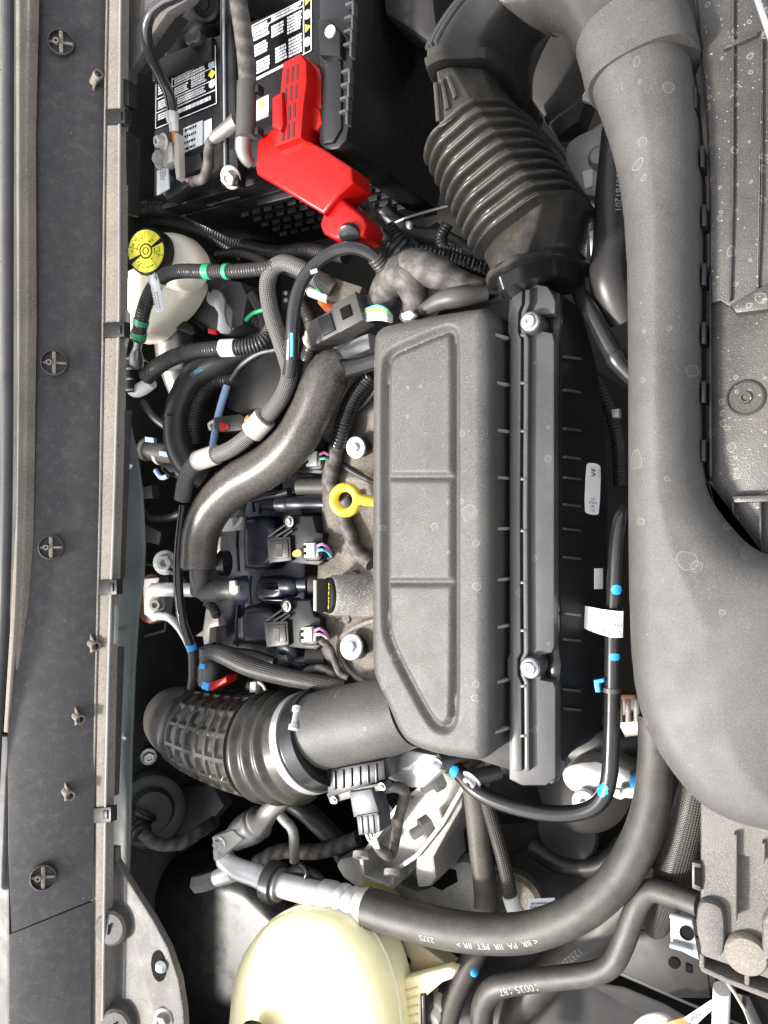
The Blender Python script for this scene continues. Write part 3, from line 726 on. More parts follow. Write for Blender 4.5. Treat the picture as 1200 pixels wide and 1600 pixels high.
q = hp[i0 + 5] + (V((.15, .62, .75)).normalized()) * hr[i0] * 1.03; ax_ = T_.cross(V((.15, .62, .75))).normalized()
b.lathe(q - ax_ * .014, ax_, [(.004, 0), (.006, .001), (.006, .006), (.0045, .007), (.0045, .020), (.006, .021), (.006, .027), (.003, .028)], 10); t.part('clamp_screw', b, M['aluB'], cl)
b = MB(); bt = []
a = hp[0:max(3, i0 - 3)]; b.tube(a, [hr[i0] * .97] * len(a), 64, True); t.part('cuff', b, M['black'])
# air flow sensor on the spigot
t = Thing('airflow_sensor', 'black air flow sensor with grey plug under the outlet spigot', 'sensor', (560, 1230, -.08))
b = MB(); pprism([(508, 1203), (600, 1187), (602, 1218), (512, 1248)], -.035, .03, .003, b); t.part('body', b, M['black'])
for k in range(6):
    x = 520 + k * 13; y = 1206 - k * 2.3; b = pprism([(x, y), (x + 3, y - .6), (x + 4, y + 28), (x + 1, y + 29)], -.033, .01, .0005); t.part('rib', b, M['black'])
b = pprism([(510, 1240), (600, 1222), (606, 1233), (575, 1240), (516, 1256)], -.040, .012, .001); t.part('mounting_plate', b, M['grey'])
for px, py in ((522, 1250), (597, 1229)):
    b = bolt(MB(), P(px, py, -.038), (0, -.2, 1), .0035); t.part('screw', b, M['zinc'])
b = pprism([(545, 1238), (580, 1232), (592, 1270), (552, 1278)], -.036, .022, .002); pg = t.part('plug', b, M['plug'])
b = pprism([(556, 1275), (590, 1269), (594, 1300), (560, 1306)], -.034, .024, .002); t.part('plug_body', b, M['plug'], pg)
for k in range(4): b = pprism([(561 + k * 9, 1277 - k), (565 + k * 9, 1276 - k), (567 + k * 9, 1303 - k), (563 + k * 9, 1304 - k)], -.0325, .006, .0006); t.part('grip_rib', b, M['plug'], pg)
for k in range(3): b = ptube([(572 + k * 6, 1302, -.04), (576 + k * 6, 1312, -.045), (588 + k * 2, 1325, -.05)], 2, 8); t.part('wire', b, M['wireW'])
b = ptube([(584, 1318, -.05, 5), (600, 1332, -.06, 9), (612, 1336, -.07, 7), (618, 1310, -.08, 8), (624, 1275, -.07, 8), (632, 1240, -.07, 9), (622, 1230, -.06, 9), (600, 1232, -.055, 8)], 8, 14); t.part('taped_lead', b, M['tape'])

# ================================================================== front air duct over the radiator shelf
t = Thing('front_air_duct', 'broad dusty dark grey plastic air duct curving over the radiator shelf', 'air duct', (1030, 900, -.03))
out = chaikin(PL([(888, 50), (905, 105), (930, 170), (950, 230), (965, 300), (974, 420), (975, 700), (975, 850), (977, 990), (985, 1085), (1005, 1150), (1040, 1208), (1085, 1262), (1140, 1293), (1200, 1308), (1290, 1318), (1290, 880), (1215, 876), (1170, 858), (1130, 815), (1098, 768), (1088, 705), (1088, 500), (1090, 300), (1082, 150), (1068, 40), (1052, -10), (985, 0)], .0), 2)
def ductz(X, Y, s):
    t_ = np.clip(s / .026, 0, 1); rnd = -.030 * (1 - np.sqrt(1 - (1 - t_) ** 2))
    t2 = np.clip(s / .075, 0, 1); return .022 + rnd - .012 * (1 - t2) ** 2
b = MB(); b.relief(out, ductz, .0026, -.06); body = t.part('shell', b, M['duct'], ang=60)
for k in range(7):
    y = 135 + k * 92; xx = np.interp(y, [100, 200, 300, 760], [1078, 1094, 1098, 1097]); b = pprism([(xx - 2, y), (xx + 5, y), (xx + 5, y + 34), (xx - 2, y + 34)], -.016, .02, .001); t.part('snap_tab', b, M['black'], body)
for px, py, z in ((932, 138, -.03), (1089, 1368, -.03)):
    if py > 1000: continue
    b = MB(); o = P(px, py, z); u = V((.006, .009, 0)); v_ = V((.005, -.003, 0))
    for s1, s2 in ((1, 0), (-1, 0)): b.box(o + v_ * s1, u, v_ * .25, (0, 0, .003), .0005); b.box(o + u * s1, v_, u * .2, (0, 0, .003), .0005)
    t.part('latch_loop', b, M['grey'], body)

# bent duct with collar, then the bellows, back to the filter box
t = Thing('snorkel_bellows', 'dusty black bellows duct with stacked ridges joining filter box and front duct', 'bellows duct', (800, 260, -.1))
AX = (P(862, 306, -.012) - P(762, 158, 0)).normalized(); AX = (AX + V((-.12, 0, 0))).normalized()     # axis of the bellows
DN = (-UP + AX * UP.dot(AX)).normalized()
def ringpts(Lq, Aq, Bq, Rq, z, nrm=None):
    """square section of the duct from where its corners stand: rays cut with the section plane"""
    nrm = nrm or AX; p0 = P(Bq[0], Bq[1], z)
    def hit(q): d_ = ray(*q); return CAM + d_ * ((p0 - CAM).dot(nrm) / d_.dot(nrm))
    L, A, B, R = hit(Lq), hit(Aq), p0, hit(Rq)
    return [A, B, R, R + DN * .02 + (L - R) * .15, L + DN * .05 + (R - L) * .12, L]
def rounded(q, f=.36, it=3):
    o = []; n = len(q)
    for i in range(n):
        o += [q[i].lerp(q[i - 1], f), q[i].lerp(q[(i + 1) % n], f)] if i not in (0, 1) else [q[i].lerp(q[i - 1], f), q[i], q[i].lerp(q[(i + 1) % n], f)]
    return chaikin(o, it)
ST_ = [((654, 100), (690, 80), (768, 78), (854, 184), .0), ((660, 116), (695, 98), (766, 100), (850, 198), .0),
       ((668, 118), (702, 104), (762, 108), (838, 200), -.002), ((660, 220), (738, 164), (786, 168), (884, 250), -.002),
       ((641, 243), (733, 158), (788, 158), (902, 258), .0), ((722, 394), (838, 308), (890, 303), (938, 336), -.012),
       ((738, 400), (845, 320), (884, 314), (926, 340), -.014), ((750, 424), (818, 396), (876, 382), (922, 402), -.024),
       ((736, 438), (802, 396), (870, 384), (938, 414), -.026), ((742, 450), (806, 408), (872, 396), (936, 428), -.029)]
RG = [rounded(ringpts(*q)) for q in ST_]
def loft(rings, mod=None):
    n = len(rings[0]); vs = []; fs = []
    for j, r in enumerate(rings):
        c = sum(r, V((0, 0, 0))) / n; g = mod[j] if mod else 0
        vs += [p + (p - c).normalized() * g for p in r]
    for j in range(len(rings) - 1):
        for k in range(n): k2 = (k + 1) % n; fs.append([j * n + k, (j + 1) * n + k, (j + 1) * n + k2, j * n + k2])
    fs.append(list(range(n))); fs.append([(len(rings) - 1) * n + k for k in range(n - 1, -1, -1)]); return MB().add(vs, fs)
def mixr(a_, c_, f): return [p.lerp(q, f) for p, q in zip(a_, c_)]
rings = []; mod = []; NR = 9
for j in range(NR * 12 + 1):
    f = j / (NR * 12); rings.append(mixr(RG[4], RG[5], f)); ph = math.cos(2 * math.pi * f * NR); mod.append(.0046 * (math.copysign(abs(ph) ** .6, ph) - 1) + .0055)
b = loft([RG[3]] + rings + [RG[6], mixr(RG[6], RG[7], .5), RG[7]], [0] + mod + [.003, .002, .001]); t.part('bellows', b, M['bellow'], ang=50)
b = loft([RG[0], mixr(RG[0], RG[1], .12), mixr(RG[0], RG[1], .88), RG[1]], [.003, .0065, .0065, .003]); fl_ = t.part('flange', b, M['bellow'])
b = loft([RG[2], mixr(RG[2], RG[3], .5), RG[3]], [0, -.001, 0]); th_ = t.part('throat', b, M['bellow'])
b = loft([RG[8], mixr(RG[8], RG[9], .2), mixr(RG[8], RG[9], .8), RG[9]], [-.002, 0, 0, -.002]); t.part('lower_lip', b, M['bellow'])
nk = rounded(ringpts((754, 440), (812, 410), (866, 398), (922, 424), -.034)); nk2 = rounded(ringpts((764, 462), (816, 438), (870, 428), (922, 452), -.047))
b = loft([nk, nk2]); t.part('filter_box_neck', b, M['black'])
for k in range(3):
    f0 = .34 + .22 * k; q2, q3 = ringpts(*ST_[2]), ringpts(*ST_[3]); a_ = q2[5].lerp(q2[0], f0); c_ = q3[5].lerp(q3[0], f0); nn = (q2[0] - q2[5]).cross(AX).normalized(); nn = nn if nn.z > 0 else -nn
    b = MB(); b.tube([a_.lerp(c_, .2) + nn * .001, a_.lerp(c_, .5) + nn * .001, a_.lerp(c_, .88 - .1 * k) + nn * .001], .0024, 8); t.part('raised_rib', b, M['bellow'], th_)
# elbow and collar
cR_ = sum(RG[0], V((0, 0, 0))) / len(RG[0])
sp = [P(1024, 210, -.022), P(1006, 122, -.022), P(982, 42, -.026), P(940, -18, -.03), P(880, -42, -.034), P(826, -14, -.042), P(788, 40, -.052), cR_ - AX * .012, cR_ + AX * .002]
a2 = [V(q[:3]) for q in spline(sp, .004)]; m2 = len(a2)
k0 = int(m2 * .24); cR = sum(RG[0], V((0, 0, 0))) / len(RG[0]); endr = [cR + (p - cR) * .93 for p in RG[0]]
def frame(i):
    tt = (a2[min(i + 1, m2 - 1)] - a2[max(i - 1, 0)]).normalized(); sd2 = tt.cross(UP).normalized(); return sd2, sd2.cross(tt)
sE = AX.cross(UP).normalized(); uE = sE.cross(AX); er = []
for p in endr: er.append((( p - cR).dot(sE), (p - cR).dot(uE)))
rings = []
for i in range(k0, m2):
    w_ = max(0, min(1, ((i - k0) / (m2 - 1 - k0) - .55) / .45)); w_ = w_ * w_ * (3 - 2 * w_); sd2, up2 = frame(i)
    if w_ > 0: sd2 = sd2.lerp(sE, w_).normalized(); up2 = up2.lerp(uE, w_).normalized()
    rg = []
    for (x, y) in er:
        q = math.atan2(y, x); f = (abs(math.cos(q)) ** 2.6 + abs(math.sin(q)) ** 2.6) ** (-1 / 2.6)
        X, Y = .0465 * math.cos(q) * f, .043 * math.sin(q) * f
        rg.append(a2[i] + sd2 * (X * (1 - w_) + x * w_) + up2 * (Y * (1 - w_) + y * w_))
    rings.append(rg)
b = loft(rings); el = t.part('elbow', b, M['elbow'], ang=50)
k0 = int(m2 * .15); k1 = int(m2 * .30); b = MB(); b.sweep(a2[k0:k1], [.0468 - .002 * (i in (0, k1 - k0 - 1)) for i in range(k1 - k0)], [.0435] * (k1 - k0), 2.6, 72); t.part('collar', b, M['duct'], el)
for k in range(3):
    b = MB(); pts = []
    f0 = .30 + .24 * k; n_ = len(endr)
    iL = min(range(n_), key=lambda q: (RG[0][q] - ringpts(*ST_[0])[5].lerp(ringpts(*ST_[0])[0], f0)).length)
    for rg in rings[int(len(rings) * .62):len(rings) - 3]: c_ = sum(rg, V((0, 0, 0))) / n_; pts.append(rg[iL] + (rg[iL] - c_).normalized() * .0006)
    b.tube(pts, .0024, 8); t.part('raised_rib', b, M['elbow'], el)
# ================================================================== radiator shelf shroud (right)
t = Thing('radiator_shroud', 'dusty black plastic radiator shroud with ribs, slots and water marks', 'shroud', (1160, 500, -.05))
b = pprism([(1075, -80), (1090, 60), (1103, 180), (1108, 300), (1108, 480), (1109, 752), (1120, 800), (1150, 850), (1290, 920), (1290, -80)], -.034, .02, .001); t.part('panel', b, M['shelf'])
b = pprism([(1080, -80), (1094, 60), (1105, 180), (1109, 300), (1109, 475), (1125, 470), (1150, 486), (1200, 472), (1290, 468), (1290, -80)], -.028, .008, .002); up_ = t.part('upper_panel', b, M['shelf'])
for out in ([(1143, -80), (1148, -80), (1147, 300), (1143, 468), (1139, 470), (1142, 200)], [(1188, 60), (1193, 60), (1192, 300), (1186, 452), (1181, 452), (1186, 200)]):
    b = pprism(out, -.024, .006, .0015); t.part('long_rib', b, M['shelf'], up_)
b = pprism([(1128, 70), (1182, 48), (1184, 54), (1131, 77)], -.023, .006, .001); t.part('cross_rib', b, M['shelf'], up_)
b = pprism([(1140, 476), (1200, 440), (1290, 420), (1290, 470), (1200, 484), (1150, 490)], -.022, .01, .003); t.part('raised_lip', b, M['shelf'], up_)
b = pprism([(1107, 430), (1111, 430), (1113, 745), (1108, 745)], -.024, .012, .001); t.part('edge_wall', b, M['black'])
b = MB(); o = P(1165, 622, -.034); b.lathe(o, UP, [(.0145, 0), (.0145, .002), (.0132, .0032), (.0125, .0015), (.005, .0015), (.0045, .004), (.003, .004), (.003, .002), (0, .002)], 36); t.part('round_pad', b, M['shelf'])
b = pprism([(1143, 775), (1290, 770), (1290, 782), (1147, 786)], -.022, .014, .002); t.part('pocket_rim', b, M['shelf'])
for x in (1143, 1186): b = pprism([(x, 782), (x + 4, 782), (x + 4, 858), (x, 835)], -.024, .012, .001); t.part('pocket_rib', b, M['shelf'])
b = pprism([(1104, 752), (1112, 750), (1122, 790), (1160, 840), (1200, 868), (1200, 876), (1155, 848), (1116, 796)], -.02, .014, .002); t.part('curved_lip', b, M['black'])
b = pprism([(1168, -30), (1180, -30), (1212, 66), (1202, 66)], -.01, .006, .001)
Thing('striker_bar', 'bright bare metal bar at the top corner of the shroud', 'bar', (1190, 20, -.02), mb=b, mat=M['galv'])
# lower, rougher half of the shroud
t = Thing('lower_shroud', 'rough light grey shroud section with round cap below the duct', 'shroud', (1150, 1400, -.06))
b = pprism([(1094, 1225), (1290, 1225), (1290, 1560), (1200, 1531), (1100, 1496), (1094, 1490)], -.046, .03, .003); t.part('panel', b, M['shelf2'])
b = pprism([(1094, 1225), (1290, 1225), (1290, 1352), (1200, 1345), (1150, 1338), (1094, 1330)], -.040, .01, .004); t.part('step', b, M['shelf2'])
b = pprism([(1090, 1412), (1104, 1408), (1125, 1416), (1132, 1432), (1132, 1485), (1124, 1499), (1096, 1490), (1086, 1450)], -.036, .014, .004, None, 1); t.part('raised_pad', b, M['shelf2'])
for x, y0, y1 in ((1149, 1304, 1440), (1193, 1318, 1350)):
    b = pprism([(x - 2.5, y0), (x + 2.5, y0), (x + 2, y1), (x - 2, y1)], -.032, .014, .001); t.part('rib', b, M['shelf2'])
b = pprism([(1190, 1440), (1200, 1425), (1290, 1425), (1290, 1530), (1190, 1500)], -.034, .014, .005); t.part('raised_pad', b, M['shelf2'])
b = MB(); o = P(1166, 1486, -.046); b.lathe(o, V((.05, -.05, 1)), [(.0165, 0), (.0165, .007), (.0150, .009), (.008, .0098), (0, .010)], 36); t.part('round_cap', b, M['strip'])
b = pprism([(1081, 1347), (1095, 1350), (1095, 1394), (1081, 1388)], -.042, .006, .001); lp_ = t.part('latch_loop', b, M['grey'])
b = pprism([(1085, 1355), (1095, 1357), (1095, 1386), (1085, 1382)], -.0415, .002, 0); t.part('loop_window', b, M['ink'], lp_)
# pockets with pale walls along the lower edge
b = pprism([(1093, 1490), (1100, 1492), (1101, 1512), (1140, 1530), (1200, 1552), (1290, 1588), (1290, 1596), (1196, 1561), (1134, 1537), (1096, 1519), (1092, 1510)], -.046, .05, .0015); t.part('edge_lip', b, M['shelf2'])
b = pprism([(1098, 1496), (1200, 1533), (1290, 1565), (1290, 1590), (1200, 1556), (1104, 1518)], -.075, .03, .001); t.part('pocket_floor', b, M['ink'])
b = pprism([(1163, 1512), (1171, 1515), (1171, 1550), (1163, 1547)], -.047, .04, .001); t.part('pocket_wall', b, M['shelf2'])
t = Thing('zinc_bracket', 'small folded zinc bracket with a round hole beside the rough shroud', 'bracket', (1066, 1460, -.07))
b = pprism([(1048, 1428), (1082, 1440), (1092, 1500), (1048, 1478)], -.068, .003, .0005); t.part('plate', b, M['galv'])
for y in (1430, 1476):
    b = ptube([(1047, y, -.064), (1082, y + 10, -.064)], 5, 10); t.part('folded_edge', b, M['galv'])
b = MB(); b.lathe(P(1073, 1458, -.0675), UP, [(.0062, 0), (.0062, .001), (.0046, .001), (.0046, .0002), (0, .0002)], 20); t.part('hole', b, M['ink'])
b = ptube([(1128, 1545, -.10), (1126, 1600, -.12), (1124, 1680, -.14)], 13, 20); Thing('white_pipe', 'thick white pipe end below the shroud pockets', 'pipe', (1127, 1590, -.12), mb=b, mat=M['white'])
b = ptube([(1136, 1535, -.075), (1152, 1558, -.09), (1172, 1600, -.11), (1185, 1680, -.12)], 3, 8); Thing('edge_wire', 'thin pale wire curling beside the white pipe', 'wire', (1160, 1580, -.1), mb=b, mat=M['clampP'])
b = pprism([(1150, 1552), (1170, 1556), (1200, 1620), (1190, 1690), (1175, 1610)], -.1, .02, .001); Thing('dark_bracket', 'dark triangular bracket beside the white pipe', 'bracket', (1175, 1600, -.1), mb=b, mat=M['dark'])
t = Thing('tag_flag', 'orange and white flag tag on a cable at the bottom edge', 'tag', (1070, 1585, -.13))
c = PL([(1068, 1591), (1112, 1562), (1113, 1577), (1085, 1604)], -.12); b = MB(); b.prism(c, .0008, 0); t.part('flag', b, M['label'])
b = MB(); marks(b, c[0] + (c[1] - c[0]) * .12 + (c[3] - c[0]) * .2, (c[1] - c[0]) * .5, (c[2] - c[1]) * .7, 4, 3, .8, .0012, (.001, .003), .0006); t.part('print', b, M['ink'], stuff=True)
b = MB(); b.prism(PL([(1040, 1598), (1068, 1590), (1086, 1605), (1060, 1625), (1030, 1612)], -.121), .002, .0004); t.part('orange_band', b, M['orange'])
b = ptube([(985, 1620, -.14, 8), (1010, 1600, -.135, 12), (1035, 1594, -.13, 12), (1050, 1600, -.13, 9)], 10, 14); t.part('cable_sleeve', b, M['white'])

# ================================================================== battery corner
ZB = -.03
def PYW(px, py, y):      # pixel on the vertical plane y
    d = ray(px, py); return CAM + d * ((y - CAM.y) / d.y)
def PXW(px, py, x):
    d = ray(px, py); return CAM + d * ((x - CAM.x) / d.x)
xl, xr = P(240, 215, ZB).x, P(505, 200, ZB).x; yf, yb = P(290, 292, ZB).y, P(290, 75, ZB).y
t = Thing('car_battery', 'black car battery with white warning labels on its top', 'battery', (350, 200, -.22))
b = MB(); b.prism([V((xl, yf, ZB)), V((xr, yf, ZB)), V((xr, yb, ZB)), V((xl, yb, ZB))], .19, .003); t.part('case', b, M['satin'])
b = MB(); b.prism([V((xl + .06, yb - .004, ZB + .006)), V((P(336, 90, ZB).x, yb - .004, ZB + .006)), V((P(336, 90, ZB).x, yb - .03, ZB + .006)), V((xl + .004, yb - .03, ZB + .006)), V((xl + .004, yb - .004, ZB + .006))], .01, .001); t.part('rear_lip', b, M['satin'])
for k in range(2): b = MB(); b.lathe(P(318 - k * 10, 66 + k * 3, ZB), UP, [(.007, 0), (.007, .012), (.005, .014), (0, .014)], 18); t.part('vent_plug', b, M['grey'])
def label(nm, c, z, seed, blocks, lines, border=True):
    """black printed label: panel, white rules and rows of fine print. c = pixel corners (tl, tr, br, bl)"""
    q = PL(c, z); n_ = (q[1] - q[0]).cross(q[3] - q[0]).normalized(); n_ = n_ if n_.z > 0 else -n_
    b = MB(); b.prism([p + n_ * .0005 for p in q], n_ * -.0005, 0); pn = t.part(nm, b, M['ink'])
    f = lambda u, v: q[0].lerp(q[1], u).lerp(q[3].lerp(q[2], u), v) + n_ * .0009
    b = MB(); wd = .0012
    def ln(u0, v0, u1, v1):
        a, c_ = f(u0, v0), f(u1, v1); s_ = (c_ - a).cross(n_).normalized() * wd * .5; b.add([a - s_, c_ - s_, c_ + s_, a + s_], [[0, 1, 2, 3]])
    if border:
        for s4 in ((0.02, .02, .98, .02), (.98, .02, .98, .98), (.98, .98, .02, .98), (.02, .98, .02, .02)): ln(*s4)
    for s4 in lines: ln(*s4)
    t.part('rule', b, M['print'], pn, stuff=True)
    b = MB()
    for i, (u0, v0, u1, v1, rows) in enumerate(blocks):
        o = f(u0, v0); marks(b, o, f(u1, v0) - o, f(u0, v1) - o, rows, seed + i, .85, .0002, (.0015, .007), .0006, .72)
    t.part('fine_print', b, M['print'], pn, stuff=True)
    return f, n_, pn
f, n_, pn = label('warning_label', [(243, 119), (339, 69), (341, 163), (242, 204)], ZB, 21,
    [(.06, .08, .26, .40, 6), (.06, .5, .26, .66, 4), (.06, .74, .26, .86, 3), (.33, .05, .58, .2, 4), (.62, .03, .94, .2, 4), (.33, .25, .82, .34, 2), (.33, .4, .56, .54, 4), (.6, .37, .84, .54, 4), (.38, .6, .84, .72, 3), (.33, .80, .95, .90, 1)],
    [(.29, .02, .29, .98), (.29, .23, .98, .23), (.29, .36, .98, .36), (.29, .57, .98, .57), (.29, .75, .98, .75), (.02, .45, .29, .45), (.02, .7, .29, .7)])
def disc(u, v, r, m_, nm, n=20, f=f, n_=n_, pn=pn):
    o = f(u, v) + n_ * .0004; ux = (f(1, v) - f(0, v)).normalized(); vy = n_.cross(ux); b = MB()
    b.add([o + (ux * math.cos(a) + vy * math.sin(a)) * r for a in [2 * math.pi * k / n for k in range(n)]], [list(range(n))]); t.part(nm, b, m_, pn)
disc(.92, .30, .0050, M['signB'], 'warning_symbol'); disc(.92, .46, .0058, M['yellow'], 'warning_symbol', 4); disc(.92, .63, .0050, M['signR'], 'warning_symbol')
c = PL([(287, 201), (317, 188), (317, 226), (286, 240)], ZB); b = MB(); b.prism([p + UP * .0006 for p in c], .0006, 0); wp = t.part('data_label', b, M['label'])
b = MB(); marks(b, c[0] + (c[1] - c[0]) * .08, (c[1] - c[0]) * .8, c[3] - c[0], 4, 8, .7, .0009, (.001, .004), .001, .4); t.part('data_print', b, M['ink'], wp, stuff=True)
c = PL([(319, 190), (331, 185), (331, 220), (319, 225)], ZB); b = MB(); b.prism([p + UP * .0006 for p in c], .0006, 0); t.part('data_label', b, M['label'])
f2, n2, pn2 = label('warning_label', [(393, 40), (489, -9), (489, 80), (395, 128)], ZB, 51,
    [(.04, .05, .3, .32, 4), (.34, .04, .82, .14, 2), (.34, .2, .56, .42, 4), (.6, .18, .84, .5, 6), (.05, .38, .28, .6, 4), (.08, .68, .3, .92, 4), (.4, .62, .6, .9, 5), (.62, .58, .84, .92, 6), (.04, .96, .9, 1.03, 1)],
    [(.02, .13, .86, .13), (.86, .02, .86, .98)])
for v, mm, n5 in ((.08, 'yellow', 3), (.32, 'signR', 20), (.55, 'yellow', 3), (.8, 'signB', 20)): disc(.92, v, .0052, M[mm], 'warning_symbol', n5, f2, n2, pn2)
c = PL([(400, 158), (420, 148), (420, 182), (401, 190)], ZB); b = MB(); b.prism([p + UP * .0006 for p in c], .0006, 0); wp = t.part('symbol_label', b, M['label'])
o = (c[0] + c[1]) * .5 * .7 + (c[2] + c[3]) * .5 * .3 + UP * .0008; b = MB(); b.add([o + V((math.cos(a) * .0055, math.sin(a) * .0055, 0)) for a in (RAD(-90), RAD(30), RAD(150))], [[0, 1, 2]]); t.part('warning_symbol', b, M['yellow'], wp)
# deep tray under the battery, with fins on its near face
yt = yf - .006; zt = -.085
t = Thing('battery_tray', 'black battery tray with a grid of short cooling fins on its face', 'battery tray', (400, 340, -.25))
b = MB(); b.prism([V((xl - .004, yt, zt)), V((xr + .03, yt, zt)), V((xr + .03, yf + .02, zt)), V((xl - .004, yf + .02, zt))], .16, .003); tr = t.part('body', b, M['satin'])
for r in range(5):
    for k in range(11):
        x = xl + .075 + k * .0185 + (r % 2) * .004; z = zt - .030 - r * .020; b = MB()
        b.box((x, yt - .0025, z), (.0062, 0, 0), (0, 0, .0016), (0, -.003, 0), .0004); t.part('fin', b, M['satin'], tr)
b = MB(); b.box((xl + .14, yt - .003, zt - .012), (.028, 0, 0), (0, 0, .005), (0, -.004, 0), .002); t.part('latch', b, M['satin'], tr)
b = MB(); text_on(b, 'OATA-195RWD', .0075, V((xl + .075, yf - .0062, -.073)), XR, -YU); 
tx = mk('case_lettering', b, M['hprint'], t.base, tr); tx['kind'] = 'stuff'
b = MB(); b.box((xl + .10, yf - .003, -.068), (.11, 0, 0), (0, 0, .014), (0, -.003, 0), .001); t.part('lip', b, M['satin'])
# hold-down strap between the labels
t = Thing('battery_strap', 'black hold-down strap crossing the battery between its two labels', 'strap', (355, 130, -.02))
b = pprism([(343, -60), (358, -60), (362, 60), (372, 265), (371, 288), (345, 290), (343, 150)], -.016, .014, .002); t.part('band', b, M['black'])
b = ptube([(349, -60, -.013), (350, 100, -.013), (352, 284, -.013)], 2, 8); t.part('raised_edge', b, M['galv'])
b = bolt(MB(), P(361, 277, -.018), (.1, -.5, .8), .010, .008); t.part('bolt', b, M['clampP'])
# black guard to the right
t = Thing('battery_guard', 'tall black plastic guard wall beside the battery with clip ladder', 'guard', (560, 150, -.2))
b = pprism([(498, -80), (546, -80), (548, 0), (552, 150), (541, 218), (528, 232), (508, 236), (498, 226)], -.006, .21, .003); t.part('shell', b, M['black'])
b = pprism([(496, 30), (512, 28), (531, 50), (531, 88), (499, 86)], .004, .012, .002); t.part('mount_block', b, M['satin'])
b = MB(); b.lathe(P(517, 50, .004), UP, [(.006, 0), (.006, .002), (.003, .003), (0, .003)], 20); t.part('rivet', b, M['white'])
for k in range(9):
    if k == 4: continue
    y = 8 + k * 21; x = 549 - k * 1.2; b = MB(); o = P(x, y, -.004); b.box(o, (.005, 0, 0), (0, .0014, 0), (0, 0, .004), .0004); b.box(o + V((.004, -.007, 0)), (.0012, 0, 0), (0, .007, 0), (0, 0, .004), .0004); t.part('clip', b, M['grey'])
b = pprism([(512, 60), (533, 95), (533, 200), (520, 222), (505, 225), (500, 205), (505, 110)], -.002, .01, .003); t.part('cover_plate', b, M['black'])
# red terminal cover
t = Thing('terminal_cover', 'bright red plastic terminal cover with vent slots on the battery', 'terminal cover', (460, 230, -.03))
b = pprism([(441, 97), (468, 82), (478, 96), (479, 125), (474, 165), (470, 215), (430, 230), (433, 190), (436, 150)], .012, .04, .003); pl = t.part('slotted_plate', b, M['red'])
for r in range(4):
    for k in range(3):
        x = 446 + k * 8 - r * 2; y = 108 + r * 30 - k * 3.5
        b = pprism([(x, y), (x + 4, y - 1.5), (x + 3.4, y + 22), (x - .6, y + 23.5)], .0126, .001, 0); t.part('vent_slot', b, M['slot'], pl)
b = pprism([(424, 152), (440, 142), (442, 195), (438, 205), (424, 198)], .017, .02, .003); t.part('side_pad', b, M['red'], pl)
b = pprism([(470, 84), (486, 92), (512, 117), (515, 140), (508, 172), (494, 178), (472, 168)], -.006, .03, .005, None, 1); t.part('dome', b, M['red'])
b = pprism([(470, 150), (500, 172), (503, 192), (495, 205), (470, 195)], -.004, .03, .003); t.part('side_wing', b, M['red'])
b = pprism([(398, 262), (401, 222), (412, 208), (440, 192), (470, 212), (502, 230), (548, 260), (551, 284), (527, 306), (505, 335), (400, 272)], .002, .036, .004, None, 0, 3); body = t.part('main_housing', b, M['red'])
for k in range(5):
    x = 431 + k * 6; y = 234 - k * 5.4; b = pprism([(x, y), (x + 3, y - 2), (x + 4, y - 20), (x + 1, y - 19)], .0026, .001, 0); t.part('vent_slot', b, M['slot'], body)
b = pprism([(500, 298), (528, 303), (566, 338), (572, 350), (567, 368), (545, 377), (520, 374), (503, 364), (498, 350), (506, 325)], -.006, .035, .005, None, 0, 3); tg = t.part('tongue', b, M['red'])
b = MB(); b.lathe(P(546, 366, -.004), V((.1, -.75, .65)), [(.011, -.004), (.011, .002), (.009, .003), (0, .003)], 20); t.part('cable_exit', b, M['black'], tg)
b = ptube([(536, 300, -.03), (565, 315, -.05), (590, 345, -.08), (605, 372, -.11)], 9, 14); Thing('taped_battery_lead', 'black taped lead running down beside the red cover', 'cable', (575, 330, -.05), mb=b, mat=M['tape'])
# negative cable and clamp
t = Thing('negative_cable', 'glossy grey battery cable looping down to a bare metal clamp', 'cable', (270, 200, -.03))
b = ptube([(330, -60, .07), (290, -14, .07), (255, 4, .068), (236, 22, .064), (229, 48, .058), (235, 85, .04), (252, 122, .016), (265, 150, 0), (270, 178, -.006)], 8.5, 18); t.part('cable', b, M['gloss'])
b = ptube([(269, 176, -.006, 10), (270, 188, -.007, 10), (271, 190, -.008, 8), (272, 206, -.01, 7)], 8, 16); lug = t.part('lug', b, M['aluB'])
b = ptube([(272, 204, -.01), (274, 222, -.012)], 4, 10); t.part('orange_mark', b, M['orange'], lug)
b = pprism([(272, 206), (278, 208), (280, 276), (275, 280), (272, 255)], -.008, .01, .001); t.part('busbar', b, M['clampP'])
b = MB(); b.lathe(P(264, 255, -.03), UP, [(.012, 0), (.012, .012), (.009, .013), (.008, .020), (.004, .021), (0, .021)], 20); cl = t.part('clamp_ring', b, M['alu'])
b = MB(); bolt(b, P(256, 222, -.012), (-.3, -.2, .9), .008, .009); t.part('clamp_bolt', b, M['clampP'], cl)
b = pprism([(248, 214), (268, 222), (272, 250), (255, 260), (252, 236)], -.012, .012, .002); t.part('clamp_jaw', b, M['alu'], cl)
t = Thing('battery_sensor', 'black battery sensor plug with a pale label below the clamp', 'sensor', (270, 285, -.04))
b = pprism([(250, 300), (262, 268), (290, 262), (322, 250), (328, 262), (300, 285), (262, 312)], -.026, .02, .002); t.part('housing', b, M['black'])
b = pprism([(282, 248), (312, 238), (318, 262), (286, 274)], -.018, .02, .002); t.part('plug', b, M['satin'])
c = [P(245, 267, -.018), P(262, 259, -.018), P(264, 294, -.02), P(245, 305, -.02)]; b = MB(); b.prism(c, .0015, .0003); pp_ = t.part('label', b, M['label'])
